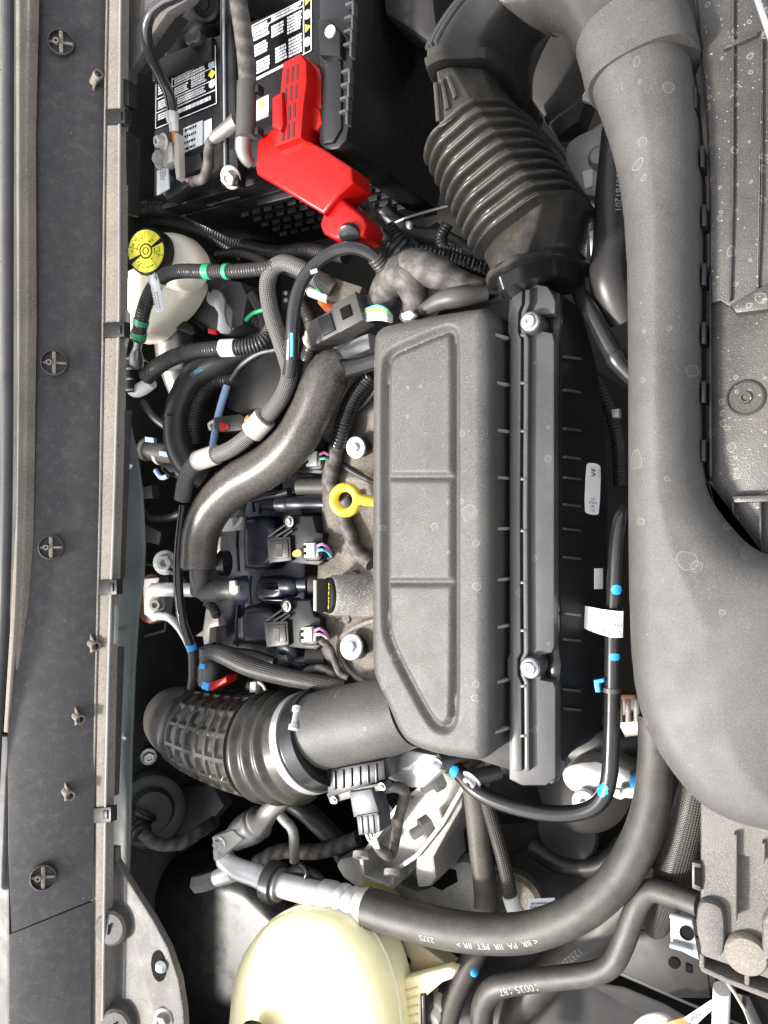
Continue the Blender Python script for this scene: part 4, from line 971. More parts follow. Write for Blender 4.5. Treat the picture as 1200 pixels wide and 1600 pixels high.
b = MB(); marks(b, c[0] + (c[1] - c[0]) * .3, (c[2] - c[1]) * .6 + (c[1] - c[0]) * 0 + V((0, 0, 0)), (c[1] - c[0]) * .6, 3, 5, .6, .0012, (.001, .003), .001, .4); t.part('print', b, M['strip'], pp_, stuff=True)
b = ptube([(300, 284, -.02), (318, 278, -.015), (325, 255, -.012), (328, 225, -.01), (340, 212, -.008)], 8, 14); t.part('lead', b, M['tape'])
b = ptube([(292, 282, -.018), (298, 280, -.016)], 3, 8); t.part('pink_wire', b, M['pink'])
# grey taped loom with holder over the strap
t = Thing('taped_loom', 'grey cloth taped cable loom over the battery with a plastic holder', 'cable loom', (385, 120, 0))
b = ptube([(362, -70, .012), (372, 0, .012), (381, 60, .012), (386, 110, .012), (387, 140, .012)], 14, 18); t.part('loom', b, M['tape'])
b = ptube([(386, 130, .013), (384, 215, .012)], 15.5, 24); t.part('holder', b, M['grey'])
for y in (138, 205): b = pprism([(397, y - 6), (403, y - 8), (403, y + 4), (397, y + 6)], .014, .01, .001); t.part('clip', b, M['satin'])
b = ptube([(381, 208, .01, 12), (379, 232, .006, 12), (385, 248, 0, 10), (392, 256, -.006, 8)], 11, 18); t.part('metal_end', b, M['steel'])
b = ptube([(372, 188, .006, 13), (352, 203, .002, 11), (334, 216, -.002, 9)], 10, 18); t.part('side_arm', b, M['steel'])
# black moulded duct behind battery, top left
b = MB(); out = chaikin(PL([(238, 60), (262, 20), (300, -30), (345, -30), (335, 15), (325, 40), (300, 62), (270, 90), (240, 105)], -.06), 2)
b.relief(out, lambda X, Y, s: -.06 - .03 * (1 - np.sqrt(1 - (1 - np.clip(s / .03, 0, 1)) ** 2)) , .003, -.15)
Thing('moulded_box', 'smooth glossy black moulded housing behind the battery', 'housing', (290, 30, -.1), mb=b, mat=M['gunmetal'])
b = MB(); b.lathe(P(322, 8, -.03), V((.3, -.4, .8)), [(.018, -.01), (.018, .006), (.014, .008), (.012, .004), (.006, .004), (.006, .01), (0, .01)], 24); Thing('black_grommet', 'small black cup shaped grommet behind the strap', 'grommet', (322, 8, -.03), mb=b, mat=M['hose'])
b = pprism([(590, -80), (668, -80), (680, 20), (684, 60), (668, 66), (640, 45), (600, 20)], -.06, .1, .006)
Thing('fender_bracket', 'black angled bracket between battery guard and snorkel', 'bracket', (640, 10, -.1), mb=b, mat=M['dark'])
b = pprism([(690, -90), (980, -90), (930, 120), (905, 190), (870, 215), (800, 120)], -.17, .03, .01); Thing('headlamp_housing', 'dark grey panel seen through the snorkel bend', 'panel', (880, 130, -.17), mb=b, mat=M['rail'])
# ================================================================== engine
TA = V((-.5, 0, .86)).normalized()          # the engine leans back towards the cowl
TX = V((.86, 0, .5)).normalized()
t = Thing('engine_block', 'dark engine block mass below the valve cover', 'engine', (560, 850, -.45))
b = pprism([(470, 560), (640, 540), (900, 560), (940, 800), (930, 1130), (620, 1180), (470, 1120), (440, 800)], -.2, .3, .01); t.part('block', b, M['deep'])
t = Thing('valve_cover', 'brown stained cast aluminium valve cover between coils and filter box', 'valve cover', (560, 840, -.1))
out = chaikin(PL([(500, 650), (520, 600), (600, 590), (660, 600), (660, 1090), (560, 1085), (500, 1045), (482, 980), (486, 880), (494, 780)], -.085), 2)
b = MB()
def vz(X, Y, s):
    R = .02; t_ = np.clip(s / R, 0, 1); z = -.085 - .02 * (1 - np.sqrt(1 - (1 - t_) ** 2))
    return z + .0022 * np.sin(X * 95 + 1) * np.sin(Y * 70) + .004 * np.exp(-((Y % .075 - .037) / .008) ** 2)
b.relief(out, vz, .0025, -.2); vc = t.part('casting', b, M['aluD'], ang=60)
for px, py, r in ((556, 838, 10), (520, 866, 8), (560, 900, 9), (548, 965, 8)):
    b = MB(); k = S(px, py, -.085); b.lathe(P(px, py, -.09), UP, [(r * k * 1.3, 0), (r * k, .006), (r * k * .9, .011), (0, .0115)], 20); t.part('cast_boss', b, M['aluD'], vc)
# oil filler
t = Thing('oil_filler', 'cast neck with black oil cap marked in yellow', 'oil filler', (560, 930, -.09))
ax = V((-.62, .02, .78)).normalized(); o = P(566, 929, -.088); k = S(540, 929, -.06)
b = MB(); b.lathe(o, ax, [(40 * k, -.012), (35 * k, .002), (32.5 * k, .012), (32 * k, .034), (30 * k, .037), (26 * k, .037), (26 * k, .030)], 40); t.part('neck', b, M['neckM'])
c0 = o + ax * .0345; b = MB(); b.lathe(c0, ax, [(28 * k, 0), (28.5 * k, .004), (28 * k, .0065), (25 * k, .0075), (0, .0078)], 40); cp = t.part('cap', b, M['black'])
side = YU; cross = ax.cross(side).normalized()
b = MB(); b.box(c0 + ax * .0135 - cross * .000, side * 26 * k, cross * 6.0 * k, ax * .0065, .002); hd = t.part('grip_bar', b, M['satin'], cp)
b = MB(); b.box(c0 + ax * .0208, side * 24 * k, cross * 5.2 * k, ax * .0009, .0004); t.part('grip_face', b, M['clampP'], hd)
b = MB(); nn = ax; text_on(b, '5W-30 0W-20', .0048, c0 + ax * .0078 + V((.012, 0, .0090)) * .62, -YU, nn, .0006); t.part('cap_lettering', b, M['yellowP'], cp, stuff=True)
# dipstick
t = Thing('dipstick', 'yellow ring pull dipstick handle beside the filter box', 'dipstick', (545, 785, -.09))
o = P(540, 781, -.045); k = S(540, 781, -.045); n_ = (TOCAM(o) + V((-.25, 0, .1))).normalized(); u = V((0, 1, 0)); u = (u - n_ * u.dot(n_)).normalized(); v_ = n_.cross(u)
ring = [o + (u * math.cos(a) * 20 + v_ * math.sin(a) * 19) * k for a in [2 * math.pi * i / 40 for i in range(41)]]
b = MB(); b.tube(ring, 7.5 * k, 14, False, None, 1.3); rg_ = t.part('ring', b, M['yellow'])
b = ptube([(561, 780, -.047), (572, 782, -.05), (586, 783, -.056)], 8.5, 12); t.part('neck', b, M['yellow'], rg_)
b = ptube([(584, 783, -.056), (590, 783, -.1)], 5, 10); t.part('rod', b, M['zinc'])
b = ptube([(540, 777, -.070, 11), (542, 782, -.072, 12), (540, 800, -.08, 7)], 9, 12); Thing('cast_lug', 'blackened cast lug seen through the yellow ring', 'cast lug', (540, 785, -.08), mb=b, mat=M['tape'])
# filter box mounting studs
for px, py, r, lab in ((548, 699, 17, 'white zinc washer stud above the yellow dipstick ring'), (541, 1011, 20, 'white zinc washer stud below the oil filler')):
    t = Thing('mounting_stud', lab, 'mounting stud', (px, py, -.09)); o = P(px + 12, py, -.075); k = S(px, py, -.07); ax = V((-.10, .0, 1)).normalized()
    ax = (TOCAM(o) + V((-.5, 0, .1))).normalized()
    b = MB(); b.lathe(o - ax * .004, ax, [(r * k * .9, -.012), (r * k * .9, .004), (r * k, .006), (r * k * 1.05, .008)], 28); st = t.part('rubber_bush', b, M['hose'])
    b = MB(); b.lathe(o + ax * .004, ax, [(r * k, 0), (r * k * 1.04, .0015), (r * k * .95, .003), (r * k * .5, .0035)], 28); wsh = t.part('washer', b, M['zinc'])
    b = MB(); b.lathe(o + ax * .007, ax, [(r * k * .5, 0), (r * k * .5, .004), (r * k * .4, .005), (0, .005)], 6); t.part('nut', b, M['zinc'], wsh)
b = ptube([(600, 590, -.07), (575, 625, -.075), (545, 655, -.08), (528, 690, -.082), (530, 720, -.082), (560, 742, -.082), (600, 760, -.08)], 4.5, 10); Thing('upper_gasket_lip', 'black rubber gasket lip looping round the upper stud', 'gasket', (540, 700, -.08), mb=b, mat=M['hose'])
b = ptube([(600, 965, -.075), (560, 978, -.08), (535, 995, -.082), (530, 1020, -.082), (545, 1048, -.082), (575, 1070, -.08)], 4.5, 10); Thing('lower_gasket_lip', 'pale dusty gasket lip looping round the lower stud', 'gasket', (540, 1010, -.08), mb=b, mat=M['strip'])

# intake manifold, blue-black plastic
t = Thing('intake_manifold', 'blue-black plastic intake manifold with rounded runners', 'intake manifold', (400, 900, -.16))
b = pprism([(325, 770), (370, 760), (430, 758), (470, 780), (478, 860), (474, 1000), (450, 1055), (380, 1060), (330, 1020), (318, 900)], -.135, .12, .01, None, 1); t.part('plenum', b, M['navy'])
for (x0, y0, x1, y1, z) in ((376, 805, 432, 893, -.108), (374, 945, 430, 1010, -.108), (400, 768, 470, 800, -.11), (395, 900, 445, 944, -.106)):
    out = chaikin(PL([(x0, y0 + 8), (x0 + 8, y0), (x1, y0 + 3), (x1, y1 - 3), (x0 + 8, y1), (x0, y1 - 8)], z), 2); b = MB()
    b.relief(out, lambda X, Y, s, z=z: z - .012 * (1 - np.sqrt(1 - (1 - np.clip(s / .010, 0, 1)) ** 2)), .002, -.15); rr = t.part('runner', b, M['navy'])
    b = ptube([(x0 - 3, y1, z - .02), (x0 - 5, (y0 + y1) / 2, z - .018), (x0 - 3, y0, z - .02)], 2.5, 8); t.part('parting_bead', b, M['navy'], rr)
for y in (907, 920, 936): b = pprism([(409, y), (445, y + 1), (445, y + 3), (409, y + 2.2)], -.101, .008, .0004); t.part('web', b, M['navy'])
for (x, y, x2, y2) in ((443, 916, 482, 914), (440, 1012, 482, 1032), (455, 787, 515, 787), (435, 788, 478, 786)):
    b = ptube([(x, y, -.092, 12), (x + 15, y, -.092, 12.5), (x2 - 18, y2, -.095, 11), (x2, y2, -.098, 13)], 12, 20); ps = t.part('bolt_post', b, M['navy'])
    b = MB(); o = P(x - 1, y, -.09); bolt(b, o, (-.75, 0, .66), .005, .004); t.part('bolt', b, M['steel'], ps)
for (x, y, x2) in ((478, 787, 522), (482, 914, 505), (466, 760, 510), (480, 1025, 510)):
    b = ptube([(x, y, -.097), (x2, y, -.105)], 15, 20); t.part('spacer_tube', b, M['grey'])
# ignition coils
def coil(dx, dy, lab, tab, wires, parts=True):
    t = Thing('ignition_coil', lab, 'ignition coil', (470 + dx, 850 + dy, -.1), 'ignition coils on the valve cover')
    Q = lambda pts, z, h, bv=.0015, it=0: pprism([(x + dx, y + dy) for x, y in pts], z, h, bv, None, it)
    if parts:
        b = Q([(416, 840), (453, 838), (455, 876), (420, 880)], -.068, .025, .0015); hd = t.part('head', b, M['satin'])
        b = Q([(421, 845), (449, 843), (451, 871), (424, 874)], -.0665, .003, .001); t.part('head_plate', b, M['satin'], hd)
        o = P(436 + dx, 860 + dy, -.0663); b = MB(); b.box(o, (.0045, 0, 0), (0, .0075, 0), (0, 0, .0003), 0); pt = t.part('data_mark', b, M['satin'], hd)
        for a_, c_ in (((420, 838), (452, 816)), ((432, 838), (455, 824)), ((444, 838), (458, 828))):
            b = ptube([(a_[0] + dx, a_[1] + dy, -.07), (c_[0] + dx, c_[1] + dy, -.07)], 2.2, 8); t.part('strut', b, M['satin'])
        b = MB(); o = P(454 + dx, 815 + dy, -.07); b.lathe(o - UP * .02, (-.2, 0, 1), [(.0085, 0), (.0085, .02), (.007, .021)], 20); ey = t.part('eyelet', b, M['satin'])
        b = bolt(MB(), o + UP * .001, (-.2, 0, 1), .0052, .003); t.part('screw', b, M['steel'], ey)
    b = Q([(452, 812), (462, 806), (488, 806), (494, 830), (504, 834), (505, 878), (497, 884), (455, 880)], -.074, .04, .003); t.part('body', b, M['satin'])
    b = Q([(470, 848), (498, 846), (503, 852), (503, 872), (495, 878), (470, 876)], -.062, .012, .003, 1); sh = t.part('socket', b, M['satin'])
    b = Q([(474, 849), (490, 848), (491, 870), (475, 872)], -.058, .012, .0012); t.part('white_plug', b, M['white'], sh)
    for k in range(2): b = Q([(474, 852 + k * 10), (478, 852 + k * 10), (478, 857 + k * 10), (474, 857 + k * 10)], -.0572, .002, 0); t.part('key_notch', b, M['ink'], sh)
    b = Q([(491, 850), (498, 850), (498, 870), (491, 871)], -.060, .01, .001); t.part('plug_lock', b, M['greyP'], sh)
    for i, wm in enumerate(wires):
        b = ptube([(497 + dx, 853 + dy + i * 7, -.06), (504 + dx, 850 + dy + i * 9, -.059), (512 + dx, 856 + dy + i * 6, -.066), (518 + dx, 866 + dy + i * 4, -.075)], 2.3, 8); t.part('wire', b, M[wm])
    if tab: b = Q([(456, 862), (468, 857), (472, 868), (458, 871)], -.066, .003, .0006, 1); t.part('yellow_tab', b, M['yellow'])
    return t
coil(0, 0, 'ignition coil with a yellow tab beside its white plug', True, ['pink', 'wireB'])
coil(-4, 132, 'ignition coil with pink and white wires below the oil cap', False, ['pink', 'wireW'])
coil(3, -143, 'ignition coil half hidden under the bronze pipe, pink and green wires', False, ['pink', 'wireG'], False)
# harness over the valve cover
b = ptube([(580, 585, -.06), (556, 615, -.062), (542, 645, -.065), (533, 680, -.068), (528, 700, -.07)], 15, 18, rf=None); 
b = corr([(580, 585, -.06), (556, 615, -.062), (542, 645, -.065), (533, 680, -.068), (528, 698, -.07)], 15, .0038, .10); Thing('gloss_conduit', 'glossy black corrugated conduit running under the filter box corner', 'conduit', (550, 640, -.07), mb=b, mat=M['gloss'])
b = ptube([(528, 695, -.07, 12), (522, 715, -.072, 13), (516, 745, -.073, 13), (520, 770, -.075, 10), (532, 800, -.075, 10), (545, 830, -.075, 11), (556, 860, -.074, 11), (580, 882, -.07, 11)], 12, 16); Thing('dusty_harness', 'dust coated cloth taped harness lying on the valve cover', 'harness', (530, 780, -.08), mb=b, mat=M['tape'])
b = ptube([(500, 1000, -.066, 5), (515, 1012, -.07, 6), (522, 1030, -.073, 6), (532, 1052, -.075, 6), (545, 1060, -.075, 5)], 6, 12); Thing('coil_lead', 'thin black lead curving from the lowest coil plug', 'cable', (520, 1030, -.07), mb=b, mat=M['tape'])
b = ptube([(470, 1058, -.085), (485, 1047, -.08), (505, 1045, -.078), (522, 1055, -.078), (530, 1066, -.08)], 7, 12); Thing('looped_lead', 'black taped lead looping above the intake spigot', 'cable', (500, 1050, -.08), mb=b, mat=M['tape'])
b = pprism([(490, 672), (520, 668), (528, 690), (520, 705), (495, 708), (486, 690)], -.082, .03, .003); Thing('cam_sensor', 'grey plastic sensor cover right of the bronze pipe', 'sensor', (505, 690, -.09), mb=b, mat=M['greyP'])
b = pprism([(440, 745), (500, 738), (525, 742), (520, 760), (480, 772), (440, 770)], -.11, .03, .004); Thing('cast_shelf', 'grey cast shelf beside the bronze pipe bend', 'casting', (480, 755, -.11), mb=b, mat=M['greyP'])
# small white plug under the pipe
t = Thing('white_side_plug', 'small white plug with yellow wire under the bronze pipe', 'connector', (352, 822, -.1))
b = pprism([(340, 812), (362, 809), (364, 828), (342, 831)], -.095, .02, .002); t.part('plug', b, M['white'])
b = ptube([(364, 825, -.095), (373, 818, -.095), (378, 808, -.097)], 3, 8); t.part('wire', b, M['wireW'])
b = ptube([(378, 808, -.097), (380, 790, -.10), (388, 768, -.11)], 5, 10); t.part('lead', b, M['tape'])
b = pprism([(336, 840), (345, 838), (344, 863), (337, 866)], -.1, .015, .002); Thing('clear_connector', 'frosted clear plastic clip under the bronze pipe', 'clip', (340, 850, -.1), mb=b, mat=M['clampP'])

# ================================================================== bronze dusted vent pipe
t = Thing('bronze_vent_pipe', 'thick bronze dusted breather pipe snaking above the coils', 'pipe', (420, 730, -.08))
b = ptube([(536, 566, -.035, 24), (518, 578, -.032, 33), (503, 606, -.032, 35), (486, 645, -.033, 34), (458, 692, -.035, 34), (420, 727, -.038, 34), (372, 755, -.04, 33), (335, 790, -.043, 31), (315, 830, -.046, 29), (310, 870, -.048, 28), (309, 885, -.049, 28), (309, 890, -.049, 24)], 32, 40); t.part('pipe', b, M['pipe'])
b = ptube([(600, 560, -.042, 14), (560, 572, -.038, 14), (530, 578, -.034, 17), (517, 580, -.033, 20)], 16, 24); t.part('branch', b, M['gloss'])
b = ptube([(311, 885, -.05, 15), (311, 903, -.052, 15), (311, 912, -.055, 13), (312, 922, -.06, 13), (325, 926, -.062, 13)], 14, 20); t.part('elbow', b, M['grey'])
b = ptube([(318, 925, -.062, 16), (335, 923, -.064, 17), (345, 922, -.065, 17.5), (346, 922, -.065, 16.5), (362, 921, -.067, 17), (363, 921, -.067, 18), (372, 921, -.069, 18)], 17, 24); qc = t.part('quick_coupling', b, M['grey'])
b = pprism([(358, 908), (366, 907), (368, 915), (371, 916), (371, 926), (358, 926)], -.0525, .004, .0006); t.part('pale_clip', b, M['clampP'], qc)
b = ptube([(370, 921, -.07, 20), (380, 921, -.072, 22), (386, 921, -.075, 22)], 20, 28); t.part('seal_ring', b, M['navy'])
b = ptube([(345, 880, -.075, 20), (356, 880, -.078, 20)], 20, 24); Thing('manifold_port', 'short black round port beside the bronze pipe end', 'port', (350, 880, -.08), mb=b, mat=M['black'])
# AC port plate at the firewall, with pipes
t = Thing('refrigerant_port_block', 'bare aluminium pipe block bolted to a brown firewall plate', 'pipe block', (235, 940, -.14))
b = pprism([(212, 910), (230, 895), (248, 900), (252, 940), (246, 970), (228, 978), (212, 960)], -.115, .02, .004, None, 1); t.part('backing_plate', b, M['brown'])
b = pprism([(222, 904), (248, 902), (248, 920), (256, 935), (252, 965), (240, 972), (224, 960)], -.105, .018, .003); t.part('block', b, M['alu'])
b = ptube([(240, 922, -.1), (262, 921, -.095), (305, 922, -.09)], 11, 20); t.part('pipe', b, M['aluB'])
b = MB(); bolt(b, P(246, 944, -.103), (.5, 0, .85), .009, .012); t.part('bolt', b, M['alu'])
b = ptube([(242, 962, -.1), (262, 964, -.098), (278, 978, -.098), (292, 1000, -.10), (305, 1030, -.11)], 6.5, 14); t.part('pipe', b, M['aluB'])
b = MB(); b.tube([P(205, 880, -.19), P(258, 885, -.17), P(262, 930, -.165), P(258, 985, -.17), P(205, 1000, -.19)], .002, 8); Thing('opening_edge', 'thin pale edge of the firewall opening round the pipe block', 'edge trim', (255, 930, -.17), mb=b, mat=M['strip'])
# thin black glossy hose beside the pipe down to the blue connector
t = Thing('gloss_vacuum_hose', 'thin glossy black vacuum hose hanging beside the bronze pipe end', 'hose', (285, 940, -.06))
b = ptube([(287, 790, -.055), (281, 840, -.05), (278, 890, -.05), (280, 935, -.055), (286, 975, -.06), (298, 1008, -.07)], 7.5, 16); t.part('hose', b, M['gloss'])
b = ptube([(297, 1006, -.07), (301, 1016, -.072)], 8.5, 14); t.part('blue_mark', b, M['blue'])
b = ptube([(300, 1014, -.072), (302, 1030, -.076), (302, 1056, -.08), (300, 1075, -.085)], 8, 14); t.part('end_fitting', b, M['grey'])
t = Thing('purge_connector', 'black elbow connector with red lock and blue paint marks', 'connector', (325, 1050, -.09))
b = ptube([(322, 1012, -.06, 11), (323, 1030, -.062, 12), (326, 1036, -.063, 17), (327, 1055, -.066, 18), (328, 1066, -.068, 19)], 14, 24); t.part('body', b, M['grey'])
b = pprism([(305, 1060), (322, 1068), (346, 1060), (353, 1056), (354, 1066), (330, 1080), (310, 1070)], -.055, .02, .002); t.part('red_lock', b, M['red'])
b = pprism([(311, 1036), (319, 1038), (319, 1046), (311, 1045)], -.047, .003, .001); t.part('blue_mark', b, M['blue'])
b = pprism([(316, 1064), (326, 1068), (324, 1080), (314, 1076)], -.052, .004, .001); t.part('blue_mark', b, M['blue'])
t = Thing('braided_hose', 'black braided hose running down to the intake spigot', 'hose', (420, 1040, -.08))
b = ptube([(325, 1018, -.055, 11), (350, 1024, -.055, 14), (390, 1042, -.058, 15), (440, 1056, -.062, 14), (490, 1066, -.066, 13), (540, 1074, -.075, 13)], 14, 24, .002); t.part('hose', b, M['braidB'])
t = Thing('grey_clip_bracket', 'pale grey plastic clip bracket beside the hanging vacuum hose', 'bracket', (325, 970, -.11))
b = pprism([(321, 950), (328, 945), (330, 962), (340, 960), (342, 978), (328, 982), (327, 1005), (318, 1008), (316, 995), (304, 994), (316, 985)], -.105, .012, .002); t.part('plate', b, M['clampP'])
b = corr([(322, 940, -.09), (335, 952, -.095), (338, 962, -.1)], 8, .004, .15); t.part('corrugated_lead', b, M['conduit'])
t = Thing('throttle_plug', 'small green rimmed plug with pale wires beside the intake hose', 'connector', (400, 1070, -.1))
b = MB(); b.lathe(P(402, 1078, -.1), UP, [(.016, 0), (.017, .004), (.013, .006), (.0, .006)], 20); t.part('rim', b, M['black'])
b = pprism([(390, 1066), (399, 1066), (399, 1082), (390, 1082)], -.085, .01, .001); t.part('white_insert', b, M['white'])
b = ptube([(404, 1066, -.085), (412, 1072, -.083), (417, 1084, -.085)], 2.5, 8); t.part('wire', b, M['wireW'])
b = ptube([(400, 1082, -.088), (410, 1086, -.088), (418, 1078, -.09)], 2, 8); t.part('wire', b, M['wireG'])
b = bolt(MB(), P(259, 879, -.10), (.5, 0, .8), .013, .01); Thing('firewall_nut', 'zinc collar nut beside the vacuum hose', 'nut', (259, 879, -.1), mb=b, mat=M['zinc'])
b = corr([(262, 890, -.1), (280, 900, -.1), (292, 912, -.1), (300, 925, -.105)], 5, .003, .15); Thing('thin_conduit', 'thin black corrugated conduit behind the vacuum hose', 'conduit', (285, 905, -.1), mb=b, mat=M['conduit'])

# ================================================================== braided line, coupling, brackets (upper middle)
t = Thing('braided_fuel_line', 'grey braided line looping down along the bronze pipe with pale sleeves', 'hose', (430, 600, -.05))
b = ptube([(520, 452, -.03), (490, 432, -.02), (462, 416, -.015), (440, 411, -.014), (424, 424, -.014), (418, 450, -.016), (424, 490, -.018), (437, 530, -.02), (447, 560, -.022), (452, 585, -.022), (443, 615, -.022), (424, 643, -.022), (404, 665, -.022), (385, 684, -.023), (360, 702, -.024), (330, 714, -.026), (306, 724, -.03), (292, 745, -.034), (285, 780, -.04)], 13, 20, .002); t.part('sleeve', b, M['braid'])
b = ptube([(414, 653, -.0215), (394, 675, -.0225)], 19, 24); t.part('pale_sleeve', b, M['clampP'])
b = ptube([(338, 710, -.0255), (309, 720, -.029)], 16, 24); t.part('pale_sleeve', b, M['clampP'])
b = ptube([(440, 557, -.02), (447, 575, -.0215)], 7, 12); t.part('pale_tie', b, M['clampP'])
t = Thing('gloss_fuel_line', 'glossy black formed line arching below the red cover', 'hose', (480, 430, .01))
b = ptube([(606, 428, -.03), (590, 405, -.018), (570, 392, -.01), (548, 387, -.004), (520, 394, 0), (492, 414, .003), (472, 440, .004), (461, 475, .004), (457, 515, .002), (456, 550, -.004), (452, 585, -.016)], 10.5, 20); t.part('line', b, M['gloss'])
b = corr([(618, 440, -.036), (600, 420, -.026), (585, 401, -.015)], 14, .0036, .12); t.part('conduit_end', b, M['conduit'])
b = ptube([(456, 530, 0), (455, 560, -.006)], 11.5, 16); t.part('clear_sleeve', b, M['gloss'])
b = pprism([(453, 520), (457, 520), (457, 556), (453, 558)], .008, .002, 0); t.part('teal_mark', b, M['wireB'])
b = pprism([(484, 423), (494, 419), (495, 424), (486, 428)], .0125, .002, .0005); t.part('white_mark', b, M['white'])
t = Thing('line_union', 'black sleeved line with green bands ending in a square metal union', 'union', (520, 450, -.05))
b = ptube([(440, 412, -.03), (470, 424, -.032), (500, 440, -.034), (520, 450, -.036)], 14, 20); t.part('hose', b, M['hose'])
b = ptube([(503, 441, -.034), (510, 445, -.034)], 15, 20); t.part('green_band', b, M['green'])
b = ptube([(485, 455, -.05), (515, 466, -.05)], 9, 16); t.part('metal_tube', b, M['aluB'])
b = MB(); o = P(546, 462, -.045); u = (P(575, 470, -.045) - P(520, 452, -.045)).normalized(); v_ = UP.cross(u).normalized(); b.box(o, u * .020, v_ * .012, UP * .012, .002); t.part('square_block', b, M['aluD'])
b = MB(); b.lathe(P(566, 470, -.045), u, [(.007, 0), (.007, .008), (.004, .009), (.004, .014), (0, .014)], 6); t.part('nut', b, M['zinc'])
b = ptube([(505, 468, -.08), (520, 484, -.08), (535, 490, -.085)], 10, 16); t.part('orange_sleeve', b, M['orange'])
# taped main harness
t = Thing('main_harness', 'thick cloth taped wiring harness branching behind the filter box', 'harness', (650, 440, -.06))
b = ptube([(648, 415, -.04, 20), (625, 425, -.035, 28), (606, 450, -.04, 26), (590, 475, -.045, 20), (578, 492, -.05, 12)], 24, 24); t.part('branch', b, M['tape'])
b = ptube([(622, 420, -.038, 26), (640, 438, -.036, 28), (648, 470, -.042, 20), (640, 500, -.05, 17)], 22, 24); t.part('branch', b, M['tape'])
b = ptube([(615, 432, -.04, 24), (645, 418, -.036, 28), (680, 425, -.037, 26), (715, 440, -.045, 20), (755, 452, -.06, 16)], 24, 24); t.part('trunk', b, M['tape'])
b = corr([(630, 405, -.045), (660, 402, -.045), (700, 408, -.055), (760, 425, -.075)], 19, .0042, .12, 18); t.part('conduit', b, M['gloss'])
b = ptube([(660, 486, -.04, 10), (690, 470, -.035, 15), (720, 464, -.036, 16), (760, 458, -.05, 12)], 14, 18); t.part('grey_tube', b, M['grey'])
t = Thing('main_connector', 'long grey-brown multi pin connector with coloured wires', 'connector', (540, 505, -.05))
u = (P(575, 485, -.03) - P(500, 525, -.03)).normalized(); v_ = UP.cross(u).normalized(); o = P(530, 508, -.034)
b = MB(); b.box(o, u * .034, v_ * .014, UP * .014, .003); bd = t.part('body', b, M['grey'])
b = MB(); b.box(o + u * .022 + UP * .006, u * .016, v_ * .016, UP * .012, .002); t.part('lock_frame', b, M['grey'], bd)
b = MB(); b.box(o + u * .022 + UP * .019, u * .006, v_ * .006, UP * .0012, .0003); t.part('lock_window', b, M['ink'], bd)
b = MB(); b.box(o - u * .006 + UP * .012, u * .008, v_ * .010, UP * .004, .001); t.part('latch', b, M['satin'], bd)
b = MB(); b.lathe(o - u * .034, -u, [(.012, 0), (.012, .004), (.008, .005), (.008, .010), (0, .011)], 16); t.part('seal_plug', b, M['clampP'], bd)
for k, wm in enumerate(('wireB', 'wireY', 'lblue', 'wireW', 'wireW')):
    b = ptube([(571, 484 + k * 4, -.024), (590, 478 + k * 5, -.018), (604, 484 + k * 4, -.02), (612, 494 + k * 2, -.028)], 2.6, 8); t.part('wire', b, M[wm])
b = pprism([(500, 545), (545, 530), (575, 520), (578, 545), (540, 562), (515, 565)], -.06, .02, .003); Thing('bright_bracket', 'bright aluminium bracket under the multi pin connector', 'bracket', (540, 545, -.06), mb=b, mat=M['aluB'])
b = pprism([(625, 490), (640, 484), (648, 492), (640, 500), (628, 498)], -.02, .006, .002); Thing('pale_tie_head', 'pale grey tie head beside the filter box corner', 'tie', (636, 492, -.03), mb=b, mat=M['white'])
# black cover panel with braided line over it
b = pprism([(372, 582), (405, 550), (440, 545), (450, 600), (425, 650), (385, 650), (355, 640), (357, 610)], -.075, .02, .003); t = Thing('black_cover', 'flat black plastic cover behind the braided line', 'cover', (400, 600, -.08), mb=b, mat=M['satin'])
b = ptube([(362, 592, -.07), (378, 570, -.066), (405, 552, -.064), (436, 545, -.066)], 4, 8); Thing('cover_edge', 'worn grey rolled edge on top of the black cover', 'edge trim', (400, 555, -.07), mb=b, mat=M['greyP'])
t = Thing('oxygen_plug', 'black plug with a red lock tab on a pale blue strap', 'connector', (355, 662, -.07))
b = pprism([(334, 652), (375, 646), (382, 652), (382, 672), (345, 676), (334, 670)], -.055, .025, .002); t.part('plug', b, M['satin'])
b = pprism([(343, 660), (356, 662), (358, 668), (347, 675), (342, 668)], -.0535, .005, .001); t.part('red_lock', b, M['red'])
b = ptube([(355, 602, -.07), (345, 635, -.068), (338, 665, -.072), (332, 700, -.08)], 6, 12, .004); t.part('blue_strap', b, M['lblue'])
b = ptube([(335, 658, -.06), (327, 663, -.06), (330, 672, -.062)], 3, 8); t.part('wire', b, M['wireW'])
b = ptube([(382, 660, -.06), (392, 652, -.06)], 6, 10); t.part('orange_seal', b, M['orange'])
